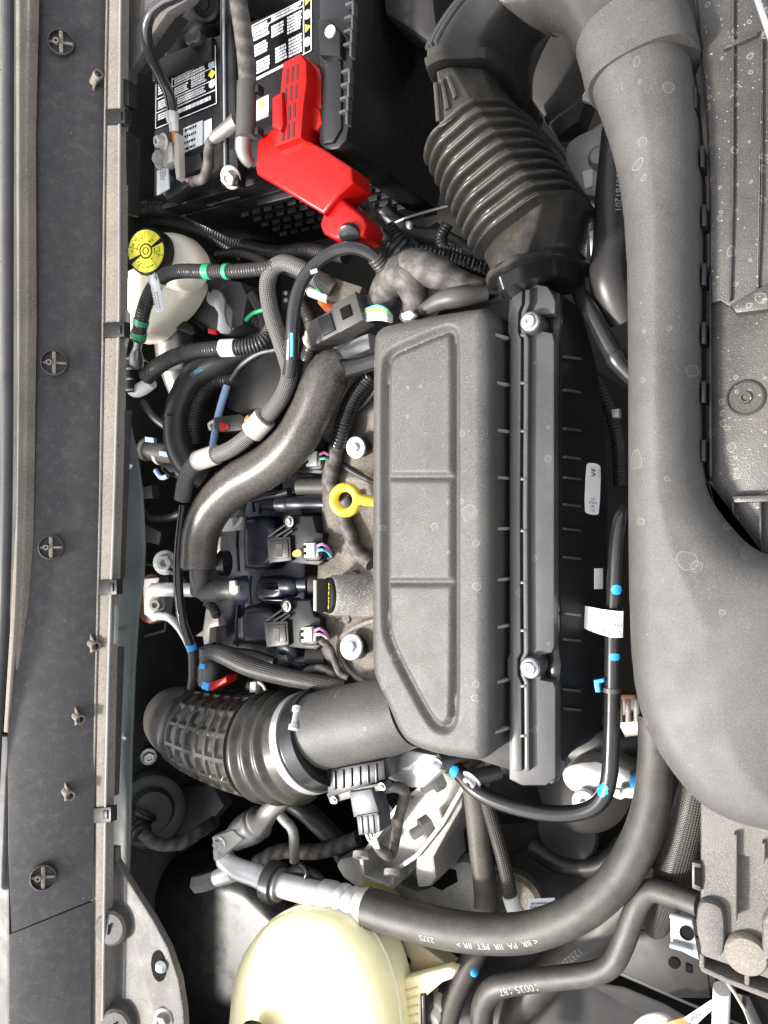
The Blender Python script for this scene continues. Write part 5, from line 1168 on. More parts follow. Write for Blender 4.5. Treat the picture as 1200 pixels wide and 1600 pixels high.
# heater hose
t = Thing('heater_hose', 'smooth black rubber heater hose bending beside the firewall', 'hose', (280, 660, -.1))
b = ptube([(440, 520, -.11), (395, 545, -.105), (340, 566, -.095), (305, 588, -.09), (285, 622, -.088), (276, 662, -.088), (280, 700, -.09), (296, 728, -.095), (320, 745, -.11)], 21, 28); t.part('hose', b, M['hose'])
hp2, hr2 = path([(440, 520, -.11), (395, 545, -.105), (340, 566, -.095), (305, 588, -.09), (285, 622, -.088)], 21)
b = MB(); text_tube(b, '35811', .008, hp2, hr2, .112, -.35); t.part('blue_print', b, M['wireB'], stuff=True)
a_, r_ = path([(276, 648, -.088), (276, 653, -.088)], 22.3, .002); b = MB().tube(a_, r_, 24); t.part('cable_tie', b, M['black'])
b = corr([(372, 590, -.11, 12), (335, 598, -.105, 14), (312, 625, -.1, 14), (303, 660, -.1, 13), (304, 690, -.11, 12)], 14, .0036, .12, 18); Thing('inner_conduit', 'black corrugated conduit inside the heater hose bend', 'conduit', (310, 640, -.11), mb=b, mat=M['conduit'])
t = Thing('stub_hose', 'dark rubber stub hose with spring clamps at the firewall', 'hose', (255, 710, -.12))
b = ptube([(226, 700, -.125), (245, 706, -.122), (275, 709, -.118)], 16, 20); t.part('hose', b, M['hoseW'])
for x in (228, 250):
    a_, r_ = path([(x, 702 + (x - 228) * .3, -.124), (x + 5, 703 + (x - 228) * .3, -.124)], 18, .002); b = MB().tube(a_, r_, 24); c_ = t.part('spring_clamp', b, M['clampP'])
    b = pprism([(x - 2, 682 + (x - 228)), (x + 12, 684 + (x - 228)), (x + 12, 692 + (x - 228)), (x - 2, 690 + (x - 228))], -.10, .006, .001); t.part('clamp_ear', b, M['lblue'], c_)
b = ptube([(243, 735, -.12), (252, 746, -.118), (262, 744, -.118)], 4, 10); t.part('clamp_tail', b, M['lblue'])
b = ptube([(262, 728, -.14), (285, 738, -.135), (310, 742, -.135)], 12, 16); Thing('lower_stub_hose', 'second short stub hose behind the heater hose', 'hose', (285, 738, -.14), mb=b, mat=M['hose'])
b = pprism([(218, 762), (236, 758), (238, 778), (220, 780)], -.13, .015, .002); Thing('firewall_clip', 'small smoky plastic clip on the firewall felt', 'clip', (228, 770, -.13), mb=b, mat=M['greyP'])
b = pprism([(222, 818), (252, 832), (248, 852), (220, 846)], -.14, .015, .003); Thing('firewall_tab', 'grey square tab on the firewall felt', 'tab', (236, 836, -.14), mb=b, mat=M['grey'])
b = ptube([(218, 790, -.15), (235, 808, -.15), (265, 808, -.15), (290, 800, -.15)], 7, 12); Thing('firewall_cable', 'dark cable sagging across the firewall felt', 'cable', (250, 805, -.15), mb=b, mat=M['hose'])
b = ptube([(225, 628, -.12), (240, 650, -.12), (262, 668, -.125)], 7, 12); Thing('firewall_cable', 'dark cable behind the white elbow plug', 'cable', (245, 650, -.12), mb=b, mat=M['hose'])

# ================================================================== brake reservoir
t = Thing('brake_reservoir', 'milky white brake fluid reservoir with a yellow printed black cap', 'brake reservoir', (245, 450, -.13))
out = chaikin(PL([(184, 428), (200, 415), (245, 405), (290, 425), (297, 440), (277, 476), (262, 492), (246, 506), (226, 528), (184, 532)], -.055), 2)
b = MB(); b.relief(out, lambda X, Y, s: -.055 - .012 * (1 - np.sqrt(1 - (1 - np.clip(s / .012, 0, 1)) ** 2)), .0025, -.09); t.part('tank', b, M['whiteT'])
out = chaikin(PL([(222, 372), (245, 357), (272, 360), (288, 370), (305, 394), (306, 414), (296, 438), (270, 452), (235, 445), (215, 420)], -.036), 2)
b = MB(); b.relief(out, lambda X, Y, s: -.036 - .014 * (1 - np.sqrt(1 - (1 - np.clip(s / .014, 0, 1)) ** 2)), .0025, -.062); t.part('upper_tank', b, M['whiteT'])
o = P(245, 398, -.034); ax = V((.20, -.12, .97)).normalized(); k = S(232, 388, -.01)
b = MB(); b.lathe(o, ax, [(30 * k, -.006), (30 * k, .002)], 36); t.part('neck', b, M['whiteT'])
b = MB(); b.lathe(o, ax, [(36 * k, .001), (36 * k, .020), (34.5 * k, .022), (33 * k, .0222), (33 * k, .0215), (0, .0215)], 48, lambda a, h: 1 + (.035 if (a * 8 / math.pi) % 1 < .16 and h > .018 else 0)); cp = t.part('cap', b, M['satin'])
top = o + ax * .022; u = V((0, 1, 0)); u = (u - ax * u.dot(ax)).normalized(); v_ = ax.cross(u)
def sector(a0, a1, r0, r1):
    n = max(2, int((a1 - a0) / .15)); q = [a0 + (a1 - a0) * i / n for i in range(n + 1)]; b = MB()
    pts = [top + (u * math.cos(a) + v_ * math.sin(a)) * r0 for a in q] + [top + (u * math.cos(a) + v_ * math.sin(a)) * r1 for a in q[::-1]]
    return b.prism([p + ax * .0006 for p in pts], ax * -.0008, 0)
for i in range(10):
    if i in (3, 8): a0 = 2 * math.pi * i / 10 + .25
    else: a0 = 2 * math.pi * i / 10 + .03
    t.part('print_sector', sector(a0, 2 * math.pi * (i + 1) / 10, 12 * k, 32.5 * k), M['yellowP'], cp)
b = MB(); b.lathe(top, ax, [(9.5 * k, 0), (9.5 * k, .0007), (0, .0007)], 30); t.part('print_disc', b, M['yellowP'], cp)
b = MB(); b.tube([top + ax * .0012 + (u * math.cos(a) + v_ * math.sin(a)) * 5 * k for a in [2 * math.pi * i / 24 for i in range(25)]], .0004, 6, False); t.part('print_ring', b, M['ink'], cp)
b = MB()
rn = random.Random(9)
for i in range(34):
    a = rn.uniform(0, 2 * math.pi); r = rn.choice((16, 20.5, 25)) * k; c_ = top + ax * .0009 + (u * math.cos(a) + v_ * math.sin(a)) * r; tn = (-u * math.sin(a) + v_ * math.cos(a)); rd = (u * math.cos(a) + v_ * math.sin(a))
    l = rn.uniform(.0006, .0016); h = .0005; b.add([c_ - tn * l - rd * h, c_ + tn * l - rd * h, c_ + tn * l + rd * h, c_ - tn * l + rd * h], [[0, 1, 2, 3]])
t.part('small_print', b, M['ink'], cp, stuff=True)
o2 = o + ax * .010 + (V((.55, -.75, 0))).normalized() * 33.9 * k; nn = V((.55, -.75, -.05)).normalized(); b = MB(); b.box(o2, nn.cross(ax) * .0055, ax * .0055, nn * .0004, 0); t.part('code_sticker', b, M['clampP'], cp)
# master cylinder and black modulator
t = Thing('master_cylinder', 'bare metal brake master cylinder below the milky reservoir', 'master cylinder', (275, 540, -.16))
b = ptube([(285, 480, -.115, 18), (272, 505, -.115, 28), (272, 545, -.118, 29), (276, 575, -.12, 26), (285, 615, -.125, 20)], 26, 28); t.part('body', b, M['steel'])
b = pprism([(245, 500), (258, 488), (300, 508), (305, 520), (300, 524), (262, 508), (250, 512)], -.085, .012, .002); t.part('clamp_bar', b, M['satin'])
b = bolt(MB(), P(266, 492, -.075), (.3, 0, 1), .008, .004); t.part('bolt', b, M['zinc'])
b = pprism([(252, 556), (285, 548), (282, 575), (258, 580)], -.088, .004, .001); t.part('label', b, M['label'])
t = Thing('brake_modulator', 'flat dark grey modulator box behind the printed reservoir cap', 'modulator', (335, 480, -.14))
b = pprism([(277, 468), (295, 438), (320, 430), (375, 440), (386, 462), (378, 508), (350, 522), (322, 516), (290, 496)], -.10, .06, .003); t.part('box', b, M['greyP'])
b = ptube([(281, 470, -.098), (292, 494, -.098), (322, 516, -.098)], 5, 10); t.part('rolled_edge', b, M['satin'])
b = pprism([(306, 392), (330, 398), (345, 415), (330, 430), (308, 425)], -.10, .05, .004); t.part('connector_hood', b, M['satin'])
b = ptube([(302, 436, -.095), (325, 455, -.092)], 2, 6); t.part('pale_rod', b, M['strip'])
q = [(322, 465), (325, 455), (329, 458), (332, 452), (338, 452), (345, 457), (351, 470), (350, 490), (354, 505), (361, 515), (357, 522), (345, 521), (339, 515), (341, 490), (335, 480), (326, 475), (323, 470)]
b = pprism(q, -.083, .004, .0008); Thing('toothed_lever', 'pale grey toothed plastic lever lying on the modulator box', 'lever', (342, 485, -.09), mb=b, mat=M['galv'])
b = pprism([(324, 513), (338, 515), (338, 522), (325, 521)], -.085, .006, .001); Thing('red_tab', 'tiny red lock tab under the toothed lever', 'tab', (330, 517, -.09), mb=b, mat=M['red'])
# corrugated sensor conduits with green tape
t = Thing('green_taped_conduit', 'black corrugated conduit with green tape bands past the reservoir cap', 'conduit', (300, 425, 0))
gp = [(430, 416, -.012), (400, 421, -.01), (360, 424, -.008), (320, 424, -.006), (280, 424, -.004), (255, 432, -.004), (238, 452, -.006), (226, 480, -.01), (219, 510, -.016), (216, 532, -.022)]
b = corr(gp, 11.5, .0034, .14, 18); t.part('conduit', b, M['conduit'])
def band(px, r, mm, T, nm='green_band'):
    b = ptube(px, r, 18, .002); T.part(nm, b, M[mm])
band([(330, 424, -.0065), (320, 424, -.006)], 12.2, 'green', t); band([(358, 424, -.0078), (352, 424, -.0076)], 12.2, 'green', t)
band([(221, 500, -.0145), (219, 508, -.0155)], 12.2, 'green', t); band([(217.6, 518, -.018), (216.4, 528, -.021)], 12.2, 'green', t)
band([(250, 436, -.004), (243, 444, -.005)], 12.8, 'label', t, 'paper_flag_wrap')
c = [P(232, 430, .004), P(246, 428, .004), P(256, 484, -.002), P(243, 490, -.002)]; b = MB(); b.prism(c, .001, .0002); fl = t.part('paper_flag', b, M['label'])
b = MB(); marks(b, c[0] * .55 + c[3] * .45, (c[3] - c[0]) * .5, (c[1] - c[0]) * .8, 3, 4, .6, .0012, (.001, .003), .0012, .35); t.part('flag_print', b, M['strip'], fl, stuff=True)
b = ptube([(216, 532, -.022, 7), (214, 545, -.028, 6.5), (213, 552, -.03, 9), (213, 560, -.034, 11), (213, 570, -.04, 11)], 9, 20); t.part('metal_sensor', b, M['steel'])
t = Thing('white_elbow_plug', 'white elbow plug on a corrugated conduit by the cowl', 'connector', (220, 600, -.05))
b = corr([(228, 590, -.035), (245, 574, -.032), (268, 560, -.03), (300, 550, -.03), (335, 545, -.032), (365, 543, -.036), (395, 540, -.045), (415, 530, -.055), (428, 508, -.07)], 13, .0036, .13, 18); t.part('conduit', b, M['conduit'])
b = ptube([(330, 545, -.032), (318, 547, -.031)], 13.6, 18, .002); t.part('blue_tape', b, M['blue']) if False else None
b = ptube([(346, 544, -.033), (368, 543, -.037)], 13.8, 20, .002); t.part('pale_sleeve', b, M['label'])
b = ptube([(206, 590, -.05, 8), (204, 602, -.048, 10), (212, 610, -.046, 11), (224, 606, -.044, 11), (238, 598, -.044, 9)], 10, 20); t.part('elbow', b, M['white'])
b = pprism([(184, 558), (200, 556), (204, 560), (204, 612), (184, 612)], -.03, .03, .001); t.part('black_housing', b, M['black'])
for y in (560, 576, 592, 609): b = pprism([(186, y), (204, y - 2), (204, y + 1), (186, y + 3)], -.0285, .004, .0004); t.part('pale_rib', b, M['galv'])
b = ptube([(385, 500, -.085), (395, 490, -.08), (412, 484, -.078)], 3.5, 10); Thing('green_wire_loop', 'bright green wire looping beside the braided line', 'wire', (400, 488, -.08), mb=b, mat=M['wireG'])
b = pprism([(439, 455), (452, 452), (452, 482), (440, 484)], -.03, .01, .002); t = Thing('line_clip', 'small black clip with two pale rivets between the lines', 'clip', (445, 468, -.03)); t.part('clip', b, M['satin'])
for y in (458, 469): b = MB(); b.lathe(P(446, y, -.03), UP, [(.0028, 0), (.0022, .001), (0, .0012)], 12); t.part('rivet', b, M['galv'])
# dark looms deep behind the reservoir and below the tray
for i, (pp, r, lab) in enumerate((
    ([(200, 330, -.16), (250, 325, -.16), (300, 335, -.17), (340, 360, -.18), (390, 385, -.2)], 14, 'black corrugated loom deep behind the brake reservoir'),
    ([(205, 345, -.2), (260, 345, -.2), (320, 362, -.2), (380, 400, -.22)], 10, 'thinner black corrugated loom behind the brake reservoir'),
    ([(600, 360, -.12), (625, 385, -.13), (640, 395, -.15)], 20, 'short thick black conduit below the battery guard'),
    ([(700, 350, -.14), (690, 370, -.14), (695, 390, -.14), (720, 395, -.15)], 10, 'black hose hook beside the bellows'),
    ([(400, 500, -.12), (440, 540, -.12), (450, 600, -.12)], 12, 'dark conduit under the braided line'),
    ([(380, 385, -.15), (430, 395, -.14), (480, 390, -.14), (540, 400, -.13)], 12, 'dark corrugated conduit below the tray fins'))):
    b = corr(pp, r, .004, .13, 16); Thing('dark_conduit', lab, 'conduit', pp[1], mb=b, mat=M['conduit'])
b = pprism([(655, 360), (680, 345), (700, 365), (700, 395), (670, 400), (652, 385)], -.19, .05, .006); Thing('compressor_casting', 'dull grey casting glimpsed between battery guard and bellows', 'casting', (680, 375, -.2), mb=b, mat=M['rail'])
b = ptube([(560, 340, -.12), (600, 352, -.12), (636, 340, -.12), (670, 330, -.12), (700, 322, -.12)], 2.5, 8); t = Thing('thin_rod', 'thin pale rod below the battery guard', 'rod', (640, 340, -.12), mb=b, mat=M['steel'])
b = pprism([(632, 345), (640, 344), (641, 354), (634, 357)], -.115, .006, .002, None, 1); Thing('cream_clip', 'tiny cream plastic clip on the thin rod', 'clip', (636, 350, -.12), mb=b, mat=M['whiteT'])
# ================================================================== right middle: alternator, radiator hose
t = Thing('alternator', 'bare aluminium alternator housing seen below the filter tray', 'alternator', (940, 1200, -.25))
b = MB(); o = P(925, 1215, -.26); b.lathe(o, V((.1, .2, 1)), [(.05, 0), (.055, .03), (.052, .06), (.04, .068), (.0, .068)], 40); t.part('casing', b, M['rail'])
b = pprism([(876, 1205), (895, 1192), (945, 1188), (948, 1215), (925, 1240), (895, 1240), (880, 1225)], -.15, .04, .004, None, 1); t.part('mount_lug', b, M['aluB'])
b = MB(); b.lathe(P(924, 1244, -.17), V((0, .1, 1)), [(.013, 0), (.013, .028), (.011, .030), (.004, .030), (.004, .02), (0, .02)], 24); t.part('bolt_boss', b, M['aluB'])
for k in range(5):
    x = 968 + k * 13; b = ptube([(x, 1092, -.19), (x + 1, 1128, -.185)], 4.5, 10); t.part('cage_bar', b, M['alu'])
b = pprism([(962, 1128), (1030, 1120), (1040, 1145), (975, 1155)], -.185, .04, .006); t.part('end_frame', b, M['alu'])
b = pprism([(965, 1085), (1030, 1085), (1030, 1130), (965, 1130)], -.21, .02, .002); t.part('winding', b, M['brown'])
b = pprism([(960, 1192), (985, 1205), (990, 1240), (962, 1232)], -.15, .05, .003); t.part('regulator', b, M['steel'])
b = ptube([(960, 1238, -.14, 7), (970, 1240, -.14, 9), (975, 1240, -.14, 6), (985, 1238, -.14, 9), (1000, 1236, -.14, 7), (1010, 1235, -.14, 9)], 8, 14); t.part('fitting', b, M['white'])
b = MB(); b.lathe(P(995, 1217, -.14), V((.3, -.3, .9)), [(.007, 0), (.008, .006), (.005, .010), (0, .011)], 14); t.part('blue_mark', b, M['blue'])
b = MB(); o = P(895, 1288, -.24); b.lathe(o, V((0, 0, 1)), [(.036, 0), (.036, .022), (.033, .025), (0, .025)], 40); t.part('pulley', b, M['rail'])
b = pprism([(880, 1170), (940, 1140), (975, 1150), (1020, 1150), (1010, 1215), (960, 1190), (890, 1190)], -.19, .05, .003); Thing('alternator_shield', 'matt black shield between tray and alternator', 'shield', (950, 1170, -.2), mb=b, mat=M['satin'])
t = Thing('curved_steel_line', 'glossy black coolant line bending round the filter box corner', 'pipe', (957, 1100, -.09))
cp_ = [(700, 1190, -.09), (718, 1208, -.08), (745, 1235, -.075), (790, 1256, -.075), (850, 1270, -.078), (900, 1270, -.08), (935, 1255, -.08), (951, 1220, -.08), (955, 1160, -.08), (957, 1080, -.08), (958, 1000, -.08), (961, 920, -.08), (965, 850, -.082), (972, 810, -.09), (985, 790, -.11)]
b = ptube(cp_, 13, 24); t.part('line', b, M['gloss'])
for nm_, seg in (('blue_mark', [(960.5, 918, -.079), (960.2, 930, -.079)]), ('blue_mark', [(957.7, 1016, -.079), (957.6, 1026, -.079)]), ('blue_mark', [(951.5, 1225, -.079), (953.5, 1240, -.079)]), ('blue_mark', [(714, 1200, -.08), (719, 1208, -.079)])):
    pass
for l0, l1, a0, a1 in ((.735, .75, .1, 1.3), (.845, .862, .1, 1.3)) if False else ():
    pass
for seg, a0, a1 in (([(961, 928, -.08), (961.4, 912, -.08)], -.2, 1.0), ([(957.6, 1030, -.08), (957.9, 1018, -.08)], -.2, 1.1), ([(945, 1243, -.08), (953, 1222, -.08)], -1.3, .3), ([(712, 1202, -.083), (722, 1212, -.079)], -.9, .6)):
    b = patch(MB(), seg, 13.2, 0, 1, a0, a1); t.part('blue_mark', b, M['blue'])
a_, r_ = path([(956, 1074, -.08), (956, 1081, -.08)], 14.5, .002); b = MB().tube(a_, r_, 24); ti = t.part('cable_tie', b, M['grey'])
b = pprism([(927, 1063), (943, 1060), (944, 1066), (936, 1068), (938, 1082), (930, 1082)], -.07, .006, .001); t.part('blue_clip', b, M['blue'], ti)
# white paper tag on that line
t = Thing('paper_tag', 'white printed paper tag folded round the glossy coolant line', 'tag', (945, 970, -.065))
U = [(912, 946), (925, 949), (940, 952), (955, 954), (966, 955), (974, 955)]; D = [(909, 980), (925, 987), (940, 992), (955, 996), (966, 996.5), (973, 996)]
zz = [-.085, -.074, -.066, -.0625, -.063, -.066]; b = MB(); uu = [P(x, y, z) for (x, y), z in zip(U, zz)]; dd = [P(x, y, z) for (x, y), z in zip(D, zz)]
n = len(uu); b.add(uu + dd, [[i, n + i, n + i + 1, i + 1] for i in range(n - 1)]); b.add([p - UP * .0005 for p in uu + dd], [[i + 1, n + i + 1, n + i, i] for i in range(n - 1)]); t.part('paper', b, M['label'])
b = MB(); o = uu[3].lerp(dd[3], .80); nn = (uu[4] - uu[2]).cross(dd[3] - uu[3]); nn = nn if nn.z > 0 else -nn
text_on(b, 'P2-1-30T 6-41', .0062, uu[2].lerp(dd[2], .80) * .5 + uu[3].lerp(dd[3], .80) * .5 + UP * .0008, uu[2] - uu[4], nn, .0012); text_on(b, '14WEDX', .0062, uu[3].lerp(dd[3], .5) + UP * .0006, uu[2] - uu[4], nn, .0012); t.part('lettering', b, M['ink'], stuff=True)
# big radiator hose dark, between bellows and duct
b = ptube([(965, 200, -.10, 24), (958, 300, -.10, 27), (955, 380, -.10, 28), (952, 440, -.095, 30), (975, 500, -.11, 30)], 28, 24); t = Thing('radiator_hose', 'wide black rubber hose running down beside the front duct', 'hose', (955, 350, -.1)); t.part('hose', b, M['hose'])
hp3, hr3 = path([(965, 200, -.10, 24), (958, 300, -.10, 27), (955, 380, -.10, 28)], 27); b = MB(); text_tube(b, '50781201', .009, hp3, hr3, .05, -.55); t.part('faded_print', b, M['hprint'], stuff=True)
b = ptube([(905, 458, -.09, 12), (918, 480, -.085, 14), (940, 520, -.085, 15), (958, 552, -.085, 15), (961, 556, -.085, 17), (965, 563, -.085, 17), (968, 568, -.085, 15), (990, 590, -.09, 15)], 14, 24); Thing('gloss_elbow_pipe', 'glossy black pipe slanting from the filter neck to the duct', 'pipe', (940, 520, -.09), mb=b, mat=M['gloss'])
t = Thing('pump_casting', 'pale cast aluminium housing with blue edged sticker beside the bellows', 'casting', (920, 240, -.16))
b = pprism([(880, 238), (890, 216), (935, 195), (950, 175), (968, 190), (960, 300), (920, 310), (890, 290)], -.13, .06, .004, None, 1); t.part('casting', b, M['alu'])
b = MB(); b.lathe(P(938, 248, -.13), UP, [(.012, 0), (.011, .006), (.008, .009), (0, .010)], 20); t.part('boss', b, M['alu'])
b = pprism([(910, 268), (926, 264), (926, 290), (914, 295)], -.1285, .0006, 0); t.part('sticker', b, M['label'])
b = pprism([(922, 340), (942, 335), (942, 400), (930, 420), (922, 405)], -.13, .03, .003); t.part('side_plate', b, M['alu'])
b = pprism([(921, 362), (933, 358), (934, 396), (923, 400)], -.1285, .0006, 0); t.part('sticker', b, M['label'])
b = pprism([(918, 425), (940, 418), (945, 450), (920, 460)], -.14, .03, .003); t.part('lower_lug', b, M['aluD'])
b = pprism([(955, 640), (967, 638), (967, 652), (956, 652)], -.13, .01, .001); Thing('pale_fastener', 'small pale fastener deep beside the filter tray', 'fastener', (960, 645, -.13), mb=b, mat=M['clampP'])

# ================================================================== bottom: refrigerant line, hoses, bracket, tank
t = Thing('refrigerant_line', 'bare aluminium line with service port joining a thick dusty rubber hose', 'refrigerant line', (560, 1410, -.1))
b = ptube([(352, 1330, -.085, 14), (352, 1345, -.083, 15), (372, 1358, -.08, 16), (400, 1368, -.08, 17), (430, 1380, -.078, 18), (480, 1393, -.078, 19), (520, 1402, -.078, 19)], 17, 28); t.part('aluminium_pipe', b, M['aluB'])
hpth = [(575, 1418, -.075, 30), (620, 1432, -.075, 30), (690, 1450, -.074, 30), (760, 1459, -.073, 30), (830, 1455, -.072, 30), (900, 1428, -.072, 30), (955, 1385, -.073, 30), (995, 1325, -.076, 30), (1017, 1260, -.08, 29), (1025, 1190, -.085, 28), (1026, 1120, -.09, 28)]
b = ptube(hpth, 30, 32); t.part('rubber_hose', b, M['hoseD'])
hp4, hr4 = path(hpth, 30); Lq = 0
b = MB(); text_tube(b, '< IIR  PA  IIR  PET  IIR >', .0088, hp4, hr4, .205, .15, True); text_tube(b, '2375', .0088, hp4, hr4, .092, .15, True); t.part('faded_print', b, M['hprint'], stuff=True)
b = ptube([(505, 1398, -.077, 23), (520, 1402, -.077, 24), (530, 1405, -.077, 22), (533, 1406, -.077, 25), (540, 1408, -.077, 25), (543, 1409, -.077, 22.5), (549, 1411, -.077, 25), (556, 1413, -.077, 25), (559, 1414, -.077, 23), (565, 1415, -.077, 26), (581, 1420, -.076, 31)], 24, 32, .0015); t.part('crimp_ferrule', b, M['aluB'])
b = ptube([(340, 1372, -.082, 14), (322, 1378, -.08, 14), (306, 1381, -.079, 14)], 14, 6); pc = t.part('service_cap', b, M['grey'])
b = ptube([(366, 1362, -.08, 15), (340, 1372, -.081, 13)], 14, 24); t.part('port_stem', b, M['aluB'])
b = ptube([(347, 1340, -.083, 13), (350, 1322, -.082, 15), (372, 1300, -.085, 15)], 15, 24); t.part('elbow', b, M['alu'])
b = pprism([(330, 1308), (362, 1297), (380, 1312), (352, 1334), (334, 1330)], -.07, .02, .003); fl = t.part('mount_flange', b, M['alu'])
b = bolt(MB(), P(343, 1318, -.069), (.1, 0, 1), .007, .006); t.part('bolt', b, M['zinc'], fl)
a_, r_ = path([(421, 1376, -.078), (435, 1381, -.078)], 31, .002); b = MB().tube(a_, r_, 32); t.part('rubber_clamp', b, M['hose'])
a_, r_ = path([(434, 1381, -.078), (440, 1383, -.078)], 25, .002); b = MB().tube(a_, r_, 32); t.part('clamp_liner', b, M['steel'])
t = Thing('upper_refrigerant_pipe', 'short dull aluminium pipe with a thick dusty collar under the intake hose', 'pipe', (395, 1290, -.11))
b = ptube([(365, 1312, -.09, 18), (380, 1300, -.092, 24), (398, 1290, -.094, 26), (402, 1287, -.094, 22), (406, 1284, -.094, 26), (412, 1280, -.095, 18), (420, 1270, -.098, 16), (432, 1258, -.1, 15), (445, 1248, -.105, 14)], 20, 28); t.part('pipe', b, M['steel'])
b = ptube([(428, 1262, -.1), (445, 1282, -.105), (458, 1300, -.11), (460, 1345, -.12)], 8, 16); t.part('side_branch', b, M['alu'])
# thin hose loop behind
b = ptube([(445, 1365, -.09), (470, 1360, -.092), (495, 1370, -.095), (505, 1385, -.1)], 8, 14); Thing('small_bypass_hose', 'small black hose clipped beside the aluminium line', 'hose', (475, 1365, -.09), mb=b, mat=M['hose'])
b = ptube([(470, 1350, -.085), (480, 1362, -.08), (474, 1378, -.08)], 4, 10); Thing('black_wire_clip', 'black spring clip on the small bypass hose', 'clip', (478, 1362, -.085), mb=b, mat=M['black'])
# cast engine mount bracket
t = Thing('engine_mount_bracket', 'bare cast aluminium engine mount bracket with open ribs and studs', 'bracket', (640, 1300, -.2))
b = pprism([(560, 1340), (585, 1308), (640, 1240), (680, 1205), (722, 1212), (728, 1230), (700, 1300), (660, 1350), (612, 1388), (575, 1372)], -.14, .06, .003); t.part('floor_web', b, M['alu'])
def wall(px, z0, h, th=.005):
    b = MB(); q = [P(x, y, z0) for x, y in px]
    for a, c in zip(q[:-1], q[1:]):
        d = (c - a).normalized(); nrm = UP.cross(d) * th * .5; e = d * .0015
        b.prism([a - nrm - e, c - nrm + e, c + nrm + e, a + nrm - e], h, .0012)
    return b
b = wall([(565, 1338), (600, 1290), (620, 1262)], -.105, .05); t.part('side_wall', b, M['alu'])
b = wall([(563, 1335), (568, 1370), (612, 1386), (614, 1362), (650, 1338), (690, 1288), (722, 1232), (728, 1208)], -.105, .05); t.part('front_wall', b, M['alu'])
b = pprism([(650, 1335), (690, 1288), (724, 1228), (722, 1262), (700, 1300), (678, 1340), (682, 1372), (672, 1386), (652, 1388), (648, 1362)], -.112, .08, .004); t.part('leg', b, M['alu'])
for px, py in ((564, 1336), (613, 1364)):
    o = P(px, py, -.10); b = MB(); dn = V((.2, -.8, .55)).normalized(); b.lathe(o - dn * .003, dn, [(.0095, 0), (.0095, .006), (.0045, .006), (.0045, .0005), (0, .0005)], 20); t.part('eyelet', b, M['alu'])
for px, py in ((685, 1218), (668, 1290), (606, 1270)):
    o = P(px, py, -.115); dn = V((-.55, -.35, .75)).normalized(); b = MB(); b.lathe(o, dn, [(.012, -.004), (.012, .008), (.009, .009)], 6); st = t.part('nut', b, M['alu'])
    b = MB(); b.lathe(o + dn * .008, dn, [(.0062, 0), (.0062, .012), (.005, .014), (0, .014)], 16); t.part('stud', b, M['clampP'], st)
b = pprism([(600, 1190), (640, 1172), (690, 1182), (690, 1205), (660, 1232), (640, 1232), (605, 1218)], -.075, .05, .004); Thing('bright_cast_pad', 'bright machined aluminium pad under the filter box corner', 'casting', (645, 1200, -.09), mb=b, mat=M['aluB'])
for px, py, lab in ((738, 1216, 'zinc hex bolt on a black spacer under the filter box corner'), (686, 1191, 'small zinc bolt on the bright cast pad')):
    t = Thing('hex_bolt', lab, 'bolt', (px, py, -.08)); o = P(px, py, -.072); b = bolt(MB(), o, V((-.3, -.6, .7)), .0085 if px > 700 else .006, .006); t.part('head', b, M['zinc'])
    b = MB(); b.lathe(o, V((.6, .1, -.7)), [(.0085, 0), (.0085, .03), (0, .03)], 16); t.part('spacer', b, M['grey'])
# flat sub-bracket below
t = Thing('mount_plate', 'dusty pale steel mount plate under the cast bracket', 'plate', (690, 1390, -.2))
b = pprism([(520, 1345), (560, 1335), (640, 1395), (680, 1385), (700, 1350), (735, 1345), (765, 1375), (800, 1390), (820, 1420), (790, 1440), (700, 1425), (600, 1405), (540, 1380)], -.175, .03, .004, None, 1); t.part('plate', b, M['alu'])
b = MB(); b.lathe(P(805, 1405, -.17), V((.1, 0, 1)), [(.035, 0), (.034, .01), (.028, .013), (.026, .008), (.012, .008), (0, .006)], 36); t.part('rubber_cup', b, M['aluD'])
b = pprism([(665, 1380), (690, 1355), (712, 1360), (715, 1378), (690, 1392)], -.174, .004, .001); t.part('opening', b, M['ink'])
t = Thing('heater_return_hose', 'cloth reinforced hose dropping from the filter box past the bracket', 'hose', (752, 1320, -.12))
b = ptube([(738, 1215, -.11), (744, 1260, -.115), (750, 1320, -.12), (757, 1380, -.13), (758, 1420, -.135), (750, 1470, -.135), (728, 1520, -.125), (706, 1570, -.115), (692, 1630, -.11), (688, 1700, -.11)], 18, 24); t.part('hose', b, M['hoseW'])
b = MB(); o = P(741, 1520, -.108); b.lathe(o, TOCAM(o), [(.0042, -.003), (.0042, .0), (.003, .001), (0, .0012)], 16); t.part('blue_mark', b, M['blue'])
t = Thing('braided_sensor_lead', 'black braided lead ending in a white sleeve beside the cloth hose', 'cable', (790, 1340, -.12))
b = ptube([(755, 1235, -.11), (765, 1270, -.115), (777, 1310, -.12), (790, 1360, -.122), (800, 1412, -.125)], 11, 18, .002); t.part('lead', b, M['braidB'])
b = ptube([(797, 1400, -.123), (803, 1418, -.125), (814, 1436, -.128)], 12.5, 20); t.part('white_sleeve', b, M['white'])
c = [P(826, 1405, -.11), P(867, 1403, -.11), P(862, 1425, -.112), P(822, 1430, -.114)]; b = MB(); b.prism(c, .0008, .0002); fl = t.part('paper_flag', b, M['label'])
b = MB(); marks(b, c[0] + (c[1] - c[0]) * .12 + (c[3] - c[0]) * .15, (c[1] - c[0]) * .7, (c[3] - c[0]) * .45, 2, 2, .9, .0008, (.001, .003), .0008, .5); t.part('flag_print', b, M['strip'], fl, stuff=True)
